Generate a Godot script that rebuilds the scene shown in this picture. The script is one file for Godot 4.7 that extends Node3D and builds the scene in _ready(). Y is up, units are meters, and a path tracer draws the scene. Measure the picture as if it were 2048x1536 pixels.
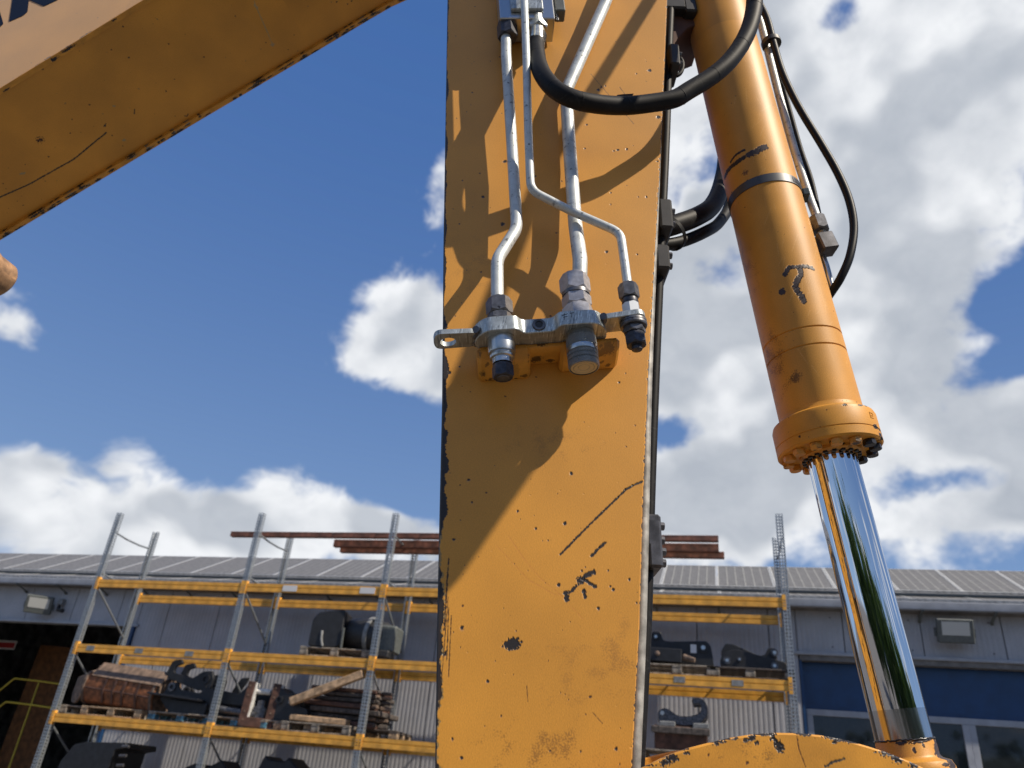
extends Node3D
# Yard view: excavator stick with auxiliary hydraulics, bucket cylinder and boom; pallet rack and workshop behind.

const YAW := -0.2855          # the workshop and its rack are turned against the camera
const ZF := -1.11             # plane of the stick's side plate
const SUN := Vector3(0.575, 0.735, 0.36)
var M := {}
var names := {}
var base := {}
var meshes := {}

# ---------------------------------------------------------------- geometry
class Geo:
	var v := PackedVector3Array()
	var n := PackedVector3Array()
	var t := PackedVector2Array()

	func tri(a: Vector3, b: Vector3, c: Vector3, na: Vector3, nb: Vector3, nc: Vector3, ta := Vector2.ZERO, tb := Vector2.ZERO, tc := Vector2.ZERO) -> void:
		v.append(a); v.append(c); v.append(b)
		n.append(na); n.append(nc); n.append(nb)
		t.append(ta); t.append(tc); t.append(tb)

	func face(p: Array, out: Vector3) -> void:      # flat convex face, turned so that it looks along out
		var nn: Vector3 = (p[1] - p[0]).cross(p[2] - p[0])
		if p.size() > 3:
			nn += (p[2] - p[0]).cross(p[3] - p[0])
		nn = nn.normalized()
		if nn.dot(out) < 0.0:
			p = p.duplicate()
			p.reverse()
			nn = -nn
		for i in range(1, p.size() - 1):
			tri(p[0], p[i], p[i + 1], nn, nn, nn)

	func quad_n(a: Vector3, b: Vector3, c: Vector3, d: Vector3, na: Vector3, nb: Vector3, nc: Vector3, nd: Vector3, ta := Vector2.ZERO, tb := Vector2.ZERO, tc := Vector2.ZERO, td := Vector2.ZERO) -> void:
		if (b - a).cross(c - a).dot(na + nb + nc) + (c - a).cross(d - a).dot(na + nc + nd) < 0.0:
			tri(a, c, b, na, nc, nb, ta, tc, tb)
			tri(a, d, c, na, nd, nc, ta, td, tc)
		else:
			tri(a, b, c, na, nb, nc, ta, tb, tc)
			tri(a, c, d, na, nc, nd, ta, tc, td)

	func box(c: Vector3, s: Vector3, b := Basis.IDENTITY, ch := 0.0) -> void:
		var h := s * 0.5
		if ch <= 0.0:
			for ax in 3:
				for sg in [-1.0, 1.0]:
					var o := Vector3.ZERO; o[ax] = sg
					var u := (ax + 1) % 3; var w := (ax + 2) % 3
					var pts := []
					for q in [[-1, -1], [1, -1], [1, 1], [-1, 1]]:
						var p := Vector3.ZERO
						p[ax] = sg * h[ax]; p[u] = q[0] * h[u]; p[w] = q[1] * h[w]
						pts.append(c + b * p)
					face(pts, b * o)
			return
		var k := func(sx: float, sy: float, sz: float, ax: int) -> Vector3:
			var p := Vector3(sx * (h.x - ch), sy * (h.y - ch), sz * (h.z - ch))
			p[ax] = [sx * h.x, sy * h.y, sz * h.z][ax]
			return c + b * p
		for ax in 3:
			var u := (ax + 1) % 3; var w := (ax + 2) % 3
			for sg in [-1.0, 1.0]:
				var o := Vector3.ZERO; o[ax] = sg
				var pts := []
				for q in [[-1.0, -1.0], [1.0, -1.0], [1.0, 1.0], [-1.0, 1.0]]:
					var s3 := Vector3.ZERO
					s3[ax] = sg; s3[u] = q[0]; s3[w] = q[1]
					pts.append(k.call(s3.x, s3.y, s3.z, ax))
				face(pts, b * o)
			for su in [-1.0, 1.0]:            # the edge that runs along ax
				for sw in [-1.0, 1.0]:
					var lo := Vector3.ZERO; lo[ax] = -1.0; lo[u] = su; lo[w] = sw
					var hi := lo; hi[ax] = 1.0
					var o2 := Vector3.ZERO; o2[u] = su; o2[w] = sw
					face([k.call(lo.x, lo.y, lo.z, u), k.call(hi.x, hi.y, hi.z, u), k.call(hi.x, hi.y, hi.z, w), k.call(lo.x, lo.y, lo.z, w)], b * o2)
		for sx in [-1.0, 1.0]:
			for sy in [-1.0, 1.0]:
				for sz in [-1.0, 1.0]:
					face([k.call(sx, sy, sz, 0), k.call(sx, sy, sz, 1), k.call(sx, sy, sz, 2)], b * Vector3(sx, sy, sz))

	func tube(p: Array, r, seg := 12, cap := true) -> void:      # r: one radius or one per point
		var m := p.size()
		var tan := []
		for i in m:
			tan.append((p[mini(i + 1, m - 1)] - p[maxi(i - 1, 0)]).normalized())
		var side: Vector3 = tan[0].cross(Vector3(0.31, 0.2, 0.93)).normalized()
		var rings := []
		var nor := []
		var along := 0.0
		var us := []
		for i in m:
			side = (side - tan[i] * side.dot(tan[i])).normalized()
			var other: Vector3 = tan[i].cross(side)
			var rr: float = r if r is float else r[i]
			var ring := []
			var nr := []
			for j in seg + 1:
				var a := TAU * j / seg
				var d: Vector3 = side * cos(a) + other * sin(a)
				ring.append(p[i] + d * rr)
				nr.append(d)
			rings.append(ring); nor.append(nr)
			if i > 0:
				along += p[i].distance_to(p[i - 1])
			us.append(along)
		for i in m - 1:
			for j in seg:
				var u0 := float(j) / seg; var u1 := float(j + 1) / seg
				quad_n(rings[i][j], rings[i][j + 1], rings[i + 1][j + 1], rings[i + 1][j], nor[i][j], nor[i][j + 1], nor[i + 1][j + 1], nor[i + 1][j], Vector2(u0, us[i]), Vector2(u1, us[i]), Vector2(u1, us[i + 1]), Vector2(u0, us[i + 1]))
		if cap:
			face(rings[0].slice(0, seg), -tan[0])
			face(rings[m - 1].slice(0, seg), tan[m - 1])

	func lathe(prof: Array, xf: Transform3D, seg := 32, soft := 40.0) -> void:   # prof: Vector2(r, y), the outside seen running upwards; angle 0 looks along z
		var m := prof.size()
		var ns := []
		for i in m - 1:
			var d: Vector2 = prof[i + 1] - prof[i]
			ns.append(Vector2(d.y, -d.x).normalized())
		for i in m - 1:
			var n0: Vector2 = ns[i]; var n1: Vector2 = ns[i]
			if i > 0 and rad_to_deg(absf(ns[i - 1].angle_to(ns[i]))) < soft:
				n0 = (ns[i] + ns[i - 1]).normalized()
			if i < m - 2 and rad_to_deg(absf(ns[i + 1].angle_to(ns[i]))) < soft:
				n1 = (ns[i] + ns[i + 1]).normalized()
			var p0: Vector2 = prof[i]; var p1: Vector2 = prof[i + 1]
			for j in seg:
				var a := TAU * (float(j) / seg - 0.5); var b := TAU * (float(j + 1) / seg - 0.5)
				var da := Vector3(sin(a), 0, cos(a)); var db := Vector3(sin(b), 0, cos(b))
				var up := Vector3.UP
				var u0 := float(j) / seg; var u1 := float(j + 1) / seg
				quad_n(xf * (da * p0.x + up * p0.y), xf * (db * p0.x + up * p0.y), xf * (db * p1.x + up * p1.y), xf * (da * p1.x + up * p1.y),
					xf.basis * (da * n0.x + up * n0.y), xf.basis * (db * n0.x + up * n0.y), xf.basis * (db * n1.x + up * n1.y), xf.basis * (da * n1.x + up * n1.y),
					Vector2(u0, p0.y), Vector2(u1, p0.y), Vector2(u1, p1.y), Vector2(u0, p1.y))

	static func inset(poly: PackedVector2Array, d: float) -> PackedVector2Array:
		var m := poly.size()
		var res := PackedVector2Array()
		for i in m:
			var a := (poly[i] - poly[(i + m - 1) % m]).normalized()
			var b := (poly[(i + 1) % m] - poly[i]).normalized()
			var na := Vector2(-a.y, a.x); var nb := Vector2(-b.y, b.x)
			var mm := na + nb
			res.append(poly[i] + mm * (d / maxf(0.35, 1.0 + na.dot(nb))))
		return res

	func prism(pts: PackedVector2Array, xf: Transform3D, z0: float, z1: float, ch := 0.0, soft := 35.0) -> void:
		var poly := pts
		if Geometry2D.is_polygon_clockwise(poly):
			poly = poly.duplicate()
			poly.reverse()
		# is_polygon_clockwise looks at y down; here y is up, so make the area positive
		var area := 0.0
		for i in poly.size():
			area += poly[i].cross(poly[(i + 1) % poly.size()])
		if area < 0.0:
			poly.reverse()
		var inner := inset(poly, ch) if ch > 0.0 else poly
		var m := poly.size()
		var idx := Geometry2D.triangulate_polygon(inner)
		if idx.is_empty():
			inner = poly
			idx = Geometry2D.triangulate_polygon(inner)
		for zz in [[z1, 1.0], [z0, -1.0]]:
			var nn: Vector3 = (xf.basis * Vector3(0, 0, zz[1])).normalized()
			for i in range(0, idx.size(), 3):
				var a := xf * Vector3(inner[idx[i]].x, inner[idx[i]].y, zz[0])
				var b := xf * Vector3(inner[idx[i + 1]].x, inner[idx[i + 1]].y, zz[0])
				var c := xf * Vector3(inner[idx[i + 2]].x, inner[idx[i + 2]].y, zz[0])
				if (b - a).cross(c - a).dot(nn) < 0.0:
					tri(a, c, b, nn, nn, nn)
				else:
					tri(a, b, c, nn, nn, nn)
		var en := []
		for i in m:
			var d := (poly[(i + 1) % m] - poly[i]).normalized()
			en.append(Vector2(d.y, -d.x))
		for i in m:
			var j := (i + 1) % m
			var n0: Vector2 = en[i]; var n1: Vector2 = en[i]
			if rad_to_deg(absf(en[(i + m - 1) % m].angle_to(en[i]))) < soft:
				n0 = (en[i] + en[(i + m - 1) % m]).normalized()
			if rad_to_deg(absf(en[j].angle_to(en[i]))) < soft:
				n1 = (en[i] + en[j]).normalized()
			var w0 := (xf.basis * Vector3(n0.x, n0.y, 0)).normalized(); var w1 := (xf.basis * Vector3(n1.x, n1.y, 0)).normalized()
			quad_n(xf * Vector3(poly[i].x, poly[i].y, z0 + ch), xf * Vector3(poly[j].x, poly[j].y, z0 + ch), xf * Vector3(poly[j].x, poly[j].y, z1 - ch), xf * Vector3(poly[i].x, poly[i].y, z1 - ch), w0, w1, w1, w0)
			if ch > 0.0:
				for zz in [[z1 - ch, z1, 1.0], [z0 + ch, z0, -1.0]]:
					var s0 := (w0 + xf.basis * Vector3(0, 0, zz[2])).normalized(); var s1 := (w1 + xf.basis * Vector3(0, 0, zz[2])).normalized()
					quad_n(xf * Vector3(poly[i].x, poly[i].y, zz[0]), xf * Vector3(poly[j].x, poly[j].y, zz[0]), xf * Vector3(inner[j].x, inner[j].y, zz[1]), xf * Vector3(inner[i].x, inner[i].y, zz[1]), s0, s1, s1, s0)

	func hex(xf: Transform3D, rad: float, y0: float, y1: float, ch := 0.003, turn := 0.0) -> void:   # nut along y, rad to its corners, corners rounded off as turned nuts are
		var flat := rad * 0.866
		for i in 6:
			var a := TAU * i / 6.0 + turn; var b := TAU * (i + 1) / 6.0 + turn
			var mid := (a + b) * 0.5
			var ca := Vector3(sin(a), 0, cos(a)); var cb := Vector3(sin(b), 0, cos(b)); var cm := Vector3(sin(mid), 0, cos(mid))
			var pa := ca * rad; var pb := cb * rad; var pm := cm * flat
			for e in [[y0, 1.0, -1.0], [y1, -1.0, 1.0]]:
				var ym: float = e[0]
				var yc: float = e[0] + e[1] * ch
				var ymid := (y0 + y1) * 0.5
				face([xf * (pa + Vector3(0, ymid, 0)), xf * (pb + Vector3(0, ymid, 0)), xf * (pb + Vector3(0, yc, 0)), xf * (pm + Vector3(0, ym, 0)), xf * (pa + Vector3(0, yc, 0))], xf.basis * cm)
				var ra := ca * flat; var rb := cb * flat
				face([xf * (pa + Vector3(0, yc, 0)), xf * (pm + Vector3(0, ym, 0)), xf * (ra + Vector3(0, ym, 0))], xf.basis * (ca + Vector3(0, e[2], 0)))
				face([xf * (pb + Vector3(0, yc, 0)), xf * (pm + Vector3(0, ym, 0)), xf * (rb + Vector3(0, ym, 0))], xf.basis * (cb + Vector3(0, e[2], 0)))
				face([xf * Vector3(0, ym, 0), xf * (ra + Vector3(0, ym, 0)), xf * (pm + Vector3(0, ym, 0)), xf * (rb + Vector3(0, ym, 0))], xf.basis * Vector3(0, e[2], 0))

	func planar(x0: float, y1: float, w: float, h: float) -> void:     # lay the picture flat on x and y
		for i in v.size():
			t[i] = Vector2((v[i].x - x0) / w, (y1 - v[i].y) / h)

	func done() -> ArrayMesh:
		var a := []
		a.resize(Mesh.ARRAY_MAX)
		a[Mesh.ARRAY_VERTEX] = v
		a[Mesh.ARRAY_NORMAL] = n
		a[Mesh.ARRAY_TEX_UV] = t
		var m := ArrayMesh.new()
		m.add_surface_from_arrays(Mesh.PRIMITIVE_TRIANGLES, a)
		return m

# ---------------------------------------------------------------- paint with chips, scratches and grime
class Paint:
	var w: int
	var h: int
	var x0: float
	var y1: float
	var k: float
	var c: PackedByteArray
	var z: PackedByteArray
	var fn := FastNoiseLite.new()

	func _init(w_: int, h_: int, x0_: float, y1_: float, k_: float, col: Color, sd: int, amp := 0.06, low := 0.006) -> void:
		w = w_; h = h_; x0 = x0_; y1 = y1_; k = k_
		c = PackedByteArray(); c.resize(w * h * 3)
		z = PackedByteArray(); z.resize(w * h)
		fn.seed = sd
		fn.frequency = low
		fn.fractal_octaves = 4
		var a := fn.get_image(w, h, false, false, false).get_data()
		fn.frequency = 0.45
		fn.fractal_octaves = 2
		var b := fn.get_image(w, h, false, false, false).get_data()
		var r0 := col.r * 255.0; var g0 := col.g * 255.0; var b0 := col.b * 255.0
		for i in w * h:
			var f := 1.0 + amp * (a[i] - 128) / 64.0 + 0.035 * (b[i] - 128) / 64.0
			c[i * 3] = clampi(int(r0 * f), 0, 255)
			c[i * 3 + 1] = clampi(int(g0 * f), 0, 255)
			c[i * 3 + 2] = clampi(int(b0 * f), 0, 255)
			z[i] = 150 + ((b[i] - 128) >> 4)
		fn.frequency = 0.22
		fn.fractal_octaves = 3

	func put(i: int, col: Color, a: float, dip: int) -> void:
		c[i * 3] = int(lerpf(c[i * 3], col.r * 255.0, a))
		c[i * 3 + 1] = int(lerpf(c[i * 3 + 1], col.g * 255.0, a))
		c[i * 3 + 2] = int(lerpf(c[i * 3 + 2], col.b * 255.0, a))
		z[i] = clampi(z[i] - int(dip * a), 0, 255)

	func blob(x: float, y: float, rx: float, ry: float, rot: float, col: Color, rough := 0.55, dip := 60) -> void:
		var cx := (x - x0) * k; var cy := (y1 - y) * k
		var R := maxf(rx, ry) * k * 1.5 + 2.0
		var ca := cos(rot); var sa := sin(rot)
		for py in range(maxi(0, int(cy - R)), mini(h, int(cy + R) + 1)):
			for px in range(maxi(0, int(cx - R)), mini(w, int(cx + R) + 1)):
				var dx := px - cx; var dy := cy - py
				var ex := (dx * ca + dy * sa) / (rx * k); var ey := (-dx * sa + dy * ca) / (ry * k)
				var d := sqrt(ex * ex + ey * ey) + rough * fn.get_noise_2d(px, py)
				if d < 1.0:
					put(py * w + px, col, clampf((1.0 - d) * maxf(rx, ry) * k * 1.2, 0.0, 1.0), dip)

	func stroke(p: Array, wid: float, col: Color, rough := 0.5, dip := 50) -> void:
		for s in p.size() - 1:
			var a := Vector2((p[s].x - x0) * k, (y1 - p[s].y) * k); var b := Vector2((p[s + 1].x - x0) * k, (y1 - p[s + 1].y) * k)
			var rr := wid * k * 0.5
			var lo := a.min(b) - Vector2.ONE * (rr + 3.0); var hi := a.max(b) + Vector2.ONE * (rr + 3.0)
			for py in range(maxi(0, int(lo.y)), mini(h, int(hi.y) + 1)):
				for px in range(maxi(0, int(lo.x)), mini(w, int(hi.x) + 1)):
					var q := Vector2(px, py)
					var d := q.distance_to(Geometry2D.get_closest_point_to_segment(q, a, b))
					var e := rr * (1.0 + rough * 1.6 * fn.get_noise_2d(px * 0.7, py * 0.7))
					if d < e + 0.5:
						put(py * w + px, col, clampf(e + 0.5 - d, 0.0, 1.0), dip)

	func grime(x: float, y: float, rx: float, ry: float, col: Color, most: float, cut := 0.05) -> void:    # a smudge of dirt with a grain of its own
		var cx := (x - x0) * k; var cy := (y1 - y) * k
		for py in range(maxi(0, int(cy - ry * k)), mini(h, int(cy + ry * k))):
			for px in range(maxi(0, int(cx - rx * k)), mini(w, int(cx + rx * k))):
				var d := Vector2((px - cx) / (rx * k), (py - cy) / (ry * k)).length()
				var f := fn.get_noise_2d(px * 0.12 + 300.0, py * 0.12) * 0.9 + fn.get_noise_2d(px * 1.3, py * 1.3) * 0.8 + 0.35 - d * 0.75
				if d < 1.0 and f > cut:
					put(py * w + px, col, minf(most, (f - cut) * 2.0 * most), 4)

	func specks(count: int, sd: int, r0: float, r1: float, col: Color, xa: float, xb: float, ya: float, yb: float) -> void:
		var rng := RandomNumberGenerator.new()
		rng.seed = sd
		for i in count:
			var r := lerpf(r0, r1, pow(rng.randf(), 3.0))
			blob(rng.randf_range(xa, xb), rng.randf_range(ya, yb), r * rng.randf_range(0.7, 1.6), r, rng.randf() * 3.0, col, 0.7, 40)

	func material(rough: float, bump := 1.6, metal := 0.0) -> StandardMaterial3D:
		var m := StandardMaterial3D.new()
		m.albedo_texture = ImageTexture.create_from_image(Image.create_from_data(w, h, false, Image.FORMAT_RGB8, c))
		var b := Image.create_from_data(w, h, false, Image.FORMAT_L8, z)
		b.bump_map_to_normal_map(bump)
		m.normal_enabled = true
		m.normal_texture = ImageTexture.create_from_image(b)
		m.roughness = rough
		m.metallic = metal
		return m

# ---------------------------------------------------------------- naming, things and parts
func numbered(called: String) -> String:
	var k: int = names.get(called, 0)
	names[called] = k + 1
	return called if k == 0 else "%s_%03d" % [called, k]

func site() -> Transform3D:
	return Transform3D(Basis(Vector3.UP, YAW), Vector3.ZERO)

func tag(o: Node3D, label: String, category: String, group := "", kind := "") -> void:
	if label: o.set_meta("label", label)
	if category: o.set_meta("category", category)
	if group: o.set_meta("group", group)
	if kind: o.set_meta("kind", kind)

func thing(called: String, label: String, category: String, at: Vector3, frame := Transform3D.IDENTITY, group := "", kind := "") -> Node3D:
	var o := Node3D.new()
	o.name = numbered(called)
	add_child(o)
	o.transform = frame * Transform3D(Basis.IDENTITY, at)
	base[o] = at
	tag(o, label, category, group, kind)
	return o

func part(called: String, g, m: Material, parent: Node3D, label := "") -> MeshInstance3D:
	var o := MeshInstance3D.new()
	o.name = called
	o.mesh = g if g is Mesh else g.done()
	o.material_override = m
	parent.add_child(o, true)
	if base.has(parent):
		o.position = -base[parent]
	if label: o.set_meta("label", label)
	return o

func copy_thing(o: Node3D, frame: Transform3D, label: String) -> Node3D:
	var c: Node3D = o.duplicate()
	c.name = numbered(String(o.name).rstrip("0123456789").trim_suffix("_"))
	add_child(c)
	c.transform = frame
	c.set_meta("label", label)
	return c

func mat(lin: Color, rough: float, metal := 0.0) -> StandardMaterial3D:      # lin: real-world base colour, linear
	var m := StandardMaterial3D.new()
	m.albedo_color = lin.linear_to_srgb()
	m.roughness = rough
	m.metallic = metal
	return m

func worn(lin: Color, rough: float, metal: float, sd: int, amp: float, scale: float, low := 0.02) -> StandardMaterial3D:   # mottled, with fine grain, laid on from three sides
	var p := Paint.new(256, 256, 0, 1, 256, lin.linear_to_srgb(), sd, amp, low)
	var m := p.material(rough, 1.0, metal)
	m.uv1_triplanar = true
	m.uv1_scale = Vector3.ONE * scale
	return m

func bent(p: Array, r: float, seg := 7) -> Array:      # a polyline with its corners rounded at radius r, as a bent pipe
	var res := [p[0]]
	for i in range(1, p.size() - 1):
		var a: Vector3 = (p[i - 1] - p[i]); var b: Vector3 = (p[i + 1] - p[i])
		var an := a.angle_to(b)
		var d := minf(r / tan(an * 0.5), minf(a.length(), b.length()) * 0.48)
		var s: Vector3 = p[i] + a.normalized() * d; var e: Vector3 = p[i] + b.normalized() * d
		for j in seg + 1:
			var f := float(j) / seg
			res.append(s.lerp(p[i], f).lerp(p[i].lerp(e, f), f))
	res.append(p[p.size() - 1])
	return res

func smooth(p: Array, per := 6) -> Array:      # a curve through the points
	var c := Curve3D.new()
	for i in p.size():
		var tg: Vector3 = (p[mini(i + 1, p.size() - 1)] - p[maxi(i - 1, 0)]) / 6.0
		c.add_point(p[i], -tg, tg)
	var res := []
	for i in p.size() - 1:
		for j in per:
			res.append(c.sample(i, float(j) / per))
	res.append(p[p.size() - 1])
	return res

func xf_y(o: Vector3, y: Vector3, toward := Vector3(0, 0, 1)) -> Transform3D:      # a frame at o whose y runs along y and whose z looks about toward
	y = y.normalized()
	var x := y.cross(toward).normalized()
	return Transform3D(Basis(x, y, x.cross(y)), o)

func v3(a: Array) -> Array:
	var r := []
	for q in a: r.append(Vector3(q[0], q[1], q[2]))
	return r

func v2(a: Array) -> PackedVector2Array:
	var r := PackedVector2Array()
	for q in a: r.append(Vector2(q[0], q[1]))
	return r

func round_poly(p: PackedVector2Array, r: float, seg := 5) -> PackedVector2Array:
	var res := PackedVector2Array()
	var m := p.size()
	for i in m:
		var a := p[(i + m - 1) % m] - p[i]; var b := p[(i + 1) % m] - p[i]
		var d := minf(r, minf(a.length(), b.length()) * 0.45)
		var s := p[i] + a.normalized() * d; var e := p[i] + b.normalized() * d
		for j in seg + 1:
			var f := float(j) / seg
			res.append(s.lerp(p[i], f).lerp(p[i].lerp(e, f), f))
	return res

# ---------------------------------------------------------------- camera, sky, sun
func _ready() -> void:
	make_view()
	make_materials()
	make_ground()
	make_building()
	make_rack()
	make_goods()
	make_boom()
	make_stick()
	make_cylinder()
	make_link()
	make_hoses()
	make_lamps()
	make_yard_behind()

func make_view() -> void:
	var cam := Camera3D.new()
	cam.name = "camera"
	var p := 0.4899; var r := 0.0963
	var right := Vector3(1, 0, 0); var up := Vector3(0, cos(p), sin(p)); var fwd := Vector3(0, sin(p), -cos(p))
	cam.transform = Transform3D(Basis(right * cos(r) + up * sin(r), up * cos(r) - right * sin(r), -fwd), Vector3(0, 1.6, 0))
	var lens := CameraAttributesPhysical.new()
	lens.frustum_focal_length = 24.356
	lens.frustum_focus_distance = 1.25
	lens.frustum_near = 0.05
	lens.frustum_far = 400.0
	lens.exposure_aperture = 6.5
	cam.attributes = lens
	cam.fov = rad_to_deg(2.0 * atan(768.0 / 1558.72))
	cam.near = 0.05
	cam.far = 400.0
	add_child(cam)
	var env := Environment.new()
	env.background_mode = Environment.BG_SKY
	env.tonemap_mode = Environment.TONE_MAPPER_LINEAR
	env.tonemap_exposure = 1.14
	env.sdfgi_enabled = true
	env.ssao_enabled = true
	env.ssil_enabled = true
	var sky := Sky.new()
	var pm := PanoramaSkyMaterial.new()
	pm.panorama = make_sky()
	sky.sky_material = pm
	env.sky = sky
	env.background_energy_multiplier = 0.86
	var we := WorldEnvironment.new()
	we.name = "world_environment"
	we.environment = env
	add_child(we)
	var sun := DirectionalLight3D.new()
	sun.name = "sun"
	sun.light_energy = 1.6
	sun.light_color = Color(1.0, 0.95, 0.87)
	sun.light_angular_distance = 0.5
	sun.shadow_enabled = true
	add_child(sun)
	sun.look_at_from_position(Vector3.ZERO, -SUN, Vector3.UP)

# clouds lie where the list says (azimuth, elevation, half widths in degrees, weight); their shapes come from noise
const CLOUDS := [[-22.0, 14.5, 14.0, 3.4, 0.75], [-11.0, 17.0, 8.0, 3.0, 0.6], [-31.0, 11.0, 9.0, 4.0, 0.5], [-17.0, 19.8, 3.0, 1.6, 0.25], [-33.5, 16.5, 3.6, 2.6, 0.5], [-27.5, 18.2, 2.5, 1.4, 0.3],
	[-35.6, 23.4, 3.4, 1.2, 0.5], [-32.5, 20.3, 2.6, 1.0, 0.42], [-9.5, 32.0, 4.6, 3.8, 0.72], [-11.0, 28.2, 4.9, 2.6, 0.72], [-6.0, 26.5, 2.6, 3.0, 0.5], [-8.0, 40.0, 1.8, 3.6, 0.42], [-9.0, 44.5, 1.6, 3.4, 0.3], [-13.7, 48.0, 2.4, 1.0, 0.22],
	[28.0, 43.0, 22.0, 15.0, 0.85], [22.0, 28.0, 17.0, 9.0, 0.75], [17.0, 19.5, 9.0, 4.0, 0.6], [33.0, 18.0, 8.0, 5.0, 0.55], [8.0, 36.0, 8.0, 12.0, 0.5],
	[30.8, 51.6, 4.0, 1.6, -0.60], [38.0, 31.2, 4.0, 2.2, -0.80], [33.0, 20.6, 4.5, 1.4, -0.60], [13.0, 25.0, 3.0, 1.4, -0.45], [37.6, 27.5, 3.0, 1.2, -0.6], [-6.5, 18.6, 1.9, 1.0, -0.6], [-27.0, 34.0, 17.0, 9.0, -0.50], [-26.0, 25.5, 12.0, 3.5, -0.3], [-24.0, 46.0, 15.0, 7.0, -0.6], [-17.0, 39.0, 5.0, 8.0, -0.3], [27.0, 37.0, 20.0, 14.0, 0.22], [10.0, 22.0, 7.0, 6.0, 0.2], [-7.0, 30.0, 5.0, 6.0, 0.15]]

func make_sky() -> ImageTexture:
	var W := 4096
	var H := 2048
	var n1 := FastNoiseLite.new()
	n1.seed = 11; n1.frequency = 3.0; n1.fractal_octaves = 7; n1.fractal_gain = 0.58
	var n2 := FastNoiseLite.new()
	n2.seed = 5; n2.frequency = 3.4; n2.fractal_octaves = 3
	# coverage on a one-degree grid, az -180..180, el -2..88
	var cov := Image.create(361, 91, false, Image.FORMAT_RF)
	for e in 91:
		for a in 361:
			var az := a - 180.0; var el := e - 2.0
			var far := smoothstep(42.0, 70.0, absf(az)) + smoothstep(50.0, 66.0, el)
			var s := lerpf(-0.30, -0.14, minf(far, 1.0)) + 0.12 * smoothstep(14.0, 0.0, el)
			for b in CLOUDS:
				var dx: float = (az - b[0]) / b[2]; var dy: float = (el - b[1]) / b[3]
				var q := dx * dx + dy * dy
				if q < 6.0:
					s += b[4] * exp(-q)
			cov.set_pixel(a, e, Color(s, 0, 0))
	var draw := func(w: int, h: int, az0: float, az1: float, el0: float, el1: float) -> Image:
		var part_cov := Image.create(w, h, false, Image.FORMAT_RF)
		var sub := cov.get_region(Rect2i(int(az0) + 180, int(el0) + 2, int(az1 - az0) + 1, int(el1 - el0) + 1))
		sub.resize(w, h, Image.INTERPOLATE_CUBIC)
		part_cov = sub
		var cd := part_cov.get_data().to_float32_array()
		var bytes := PackedByteArray()
		bytes.resize(w * h * 3)
		var to_sun := SUN.normalized() * 0.035
		for y in h:
			var el := deg_to_rad(lerpf(el1, el0, (y + 0.5) / h))
			var ce := cos(el); var se := sin(el)
			var blue := Color(0.055, 0.145, 0.40).lerp(Color(0.34, 0.51, 0.76), pow(1.0 - clampf(se, 0.0, 1.0), 2.4))
			for x in w:
				var az := deg_to_rad(lerpf(az0, az1, (x + 0.5) / w))
				var d := Vector3(sin(az) * ce, se * 1.25, -cos(az) * ce)
				var w1 := n2.get_noise_3d(d.x * 1.7 + 9.0, d.y * 1.7, d.z * 1.7)
				var p := d + Vector3(w1, w1 * 0.6, -w1) * 0.035
				var a := n1.get_noise_3dv(p)
				var dens: float = a * 1.15 + cd[(h - 1 - y) * w + x]
				var al := smoothstep(-0.05, 0.34, dens)
				var r := blue.r; var g := blue.g; var b := blue.b
				if al > 0.0:
					var lit := clampf(0.5 + (a - n1.get_noise_3dv(p + to_sun)) * 2.0, 0.0, 1.0)
					var thick := smoothstep(0.20, 1.05, dens + w1 * 1.5)
					var s := clampf(lerpf(0.62, 1.0, lit) * lerpf(1.06, 0.42, thick), 0.0, 1.0)
					r = lerpf(r, lerpf(0.30, 0.92, s), al); g = lerpf(g, lerpf(0.35, 0.94, s), al); b = lerpf(b, lerpf(0.43, 0.97, s), al)
				var i := (y * w + x) * 3
				var c := Color(r, g, b).linear_to_srgb()
				bytes[i] = clampi(int(c.r * 255.0 + 0.5), 0, 255); bytes[i + 1] = clampi(int(c.g * 255.0 + 0.5), 0, 255); bytes[i + 2] = clampi(int(c.b * 255.0 + 0.5), 0, 255)
		return Image.create_from_data(w, h, false, Image.FORMAT_RGB8, bytes)
	var all := Image.create(W, H, false, Image.FORMAT_RGB8)
	all.fill(Color(0.62, 0.66, 0.70))
	var coarse: Image = draw.call(1024, 256, -180.0, 180.0, 0.0, 88.0)
	coarse.resize(W, int(88.0 / 180.0 * H), Image.INTERPOLATE_CUBIC)
	var yt := int(2.0 / 180.0 * H)
	all.fill_rect(Rect2i(0, 0, W, yt + 2), coarse.get_pixel(0, 0))
	var zen := coarse.get_region(Rect2i(0, 0, W, 1)); zen.resize(W, yt + 2)
	all.blit_rect(zen, Rect2i(0, 0, W, yt + 2), Vector2i(0, 0))
	all.blit_rect(coarse, Rect2i(0, 0, W, coarse.get_height()), Vector2i(0, yt))
	var x0 := int((180.0 - 52.0) / 360.0 * W); var wide := int(104.0 / 360.0 * W)
	var y0 := int((90.0 - 66.0) / 180.0 * H); var high := int(66.0 / 180.0 * H)
	var fine: Image = draw.call(wide, high, -52.0, 52.0, 0.0, 66.0)
	all.blit_rect(fine, Rect2i(0, 0, wide, high), Vector2i(x0, y0))
	var turned := Image.create(W, H, false, Image.FORMAT_RGB8)      # straight ahead is at the left edge of a panorama
	turned.blit_rect(all, Rect2i(W / 2, 0, W / 2, H), Vector2i(0, 0))
	turned.blit_rect(all, Rect2i(0, 0, W / 2, H), Vector2i(W / 2, 0))
	return ImageTexture.create_from_image(turned)

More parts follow.
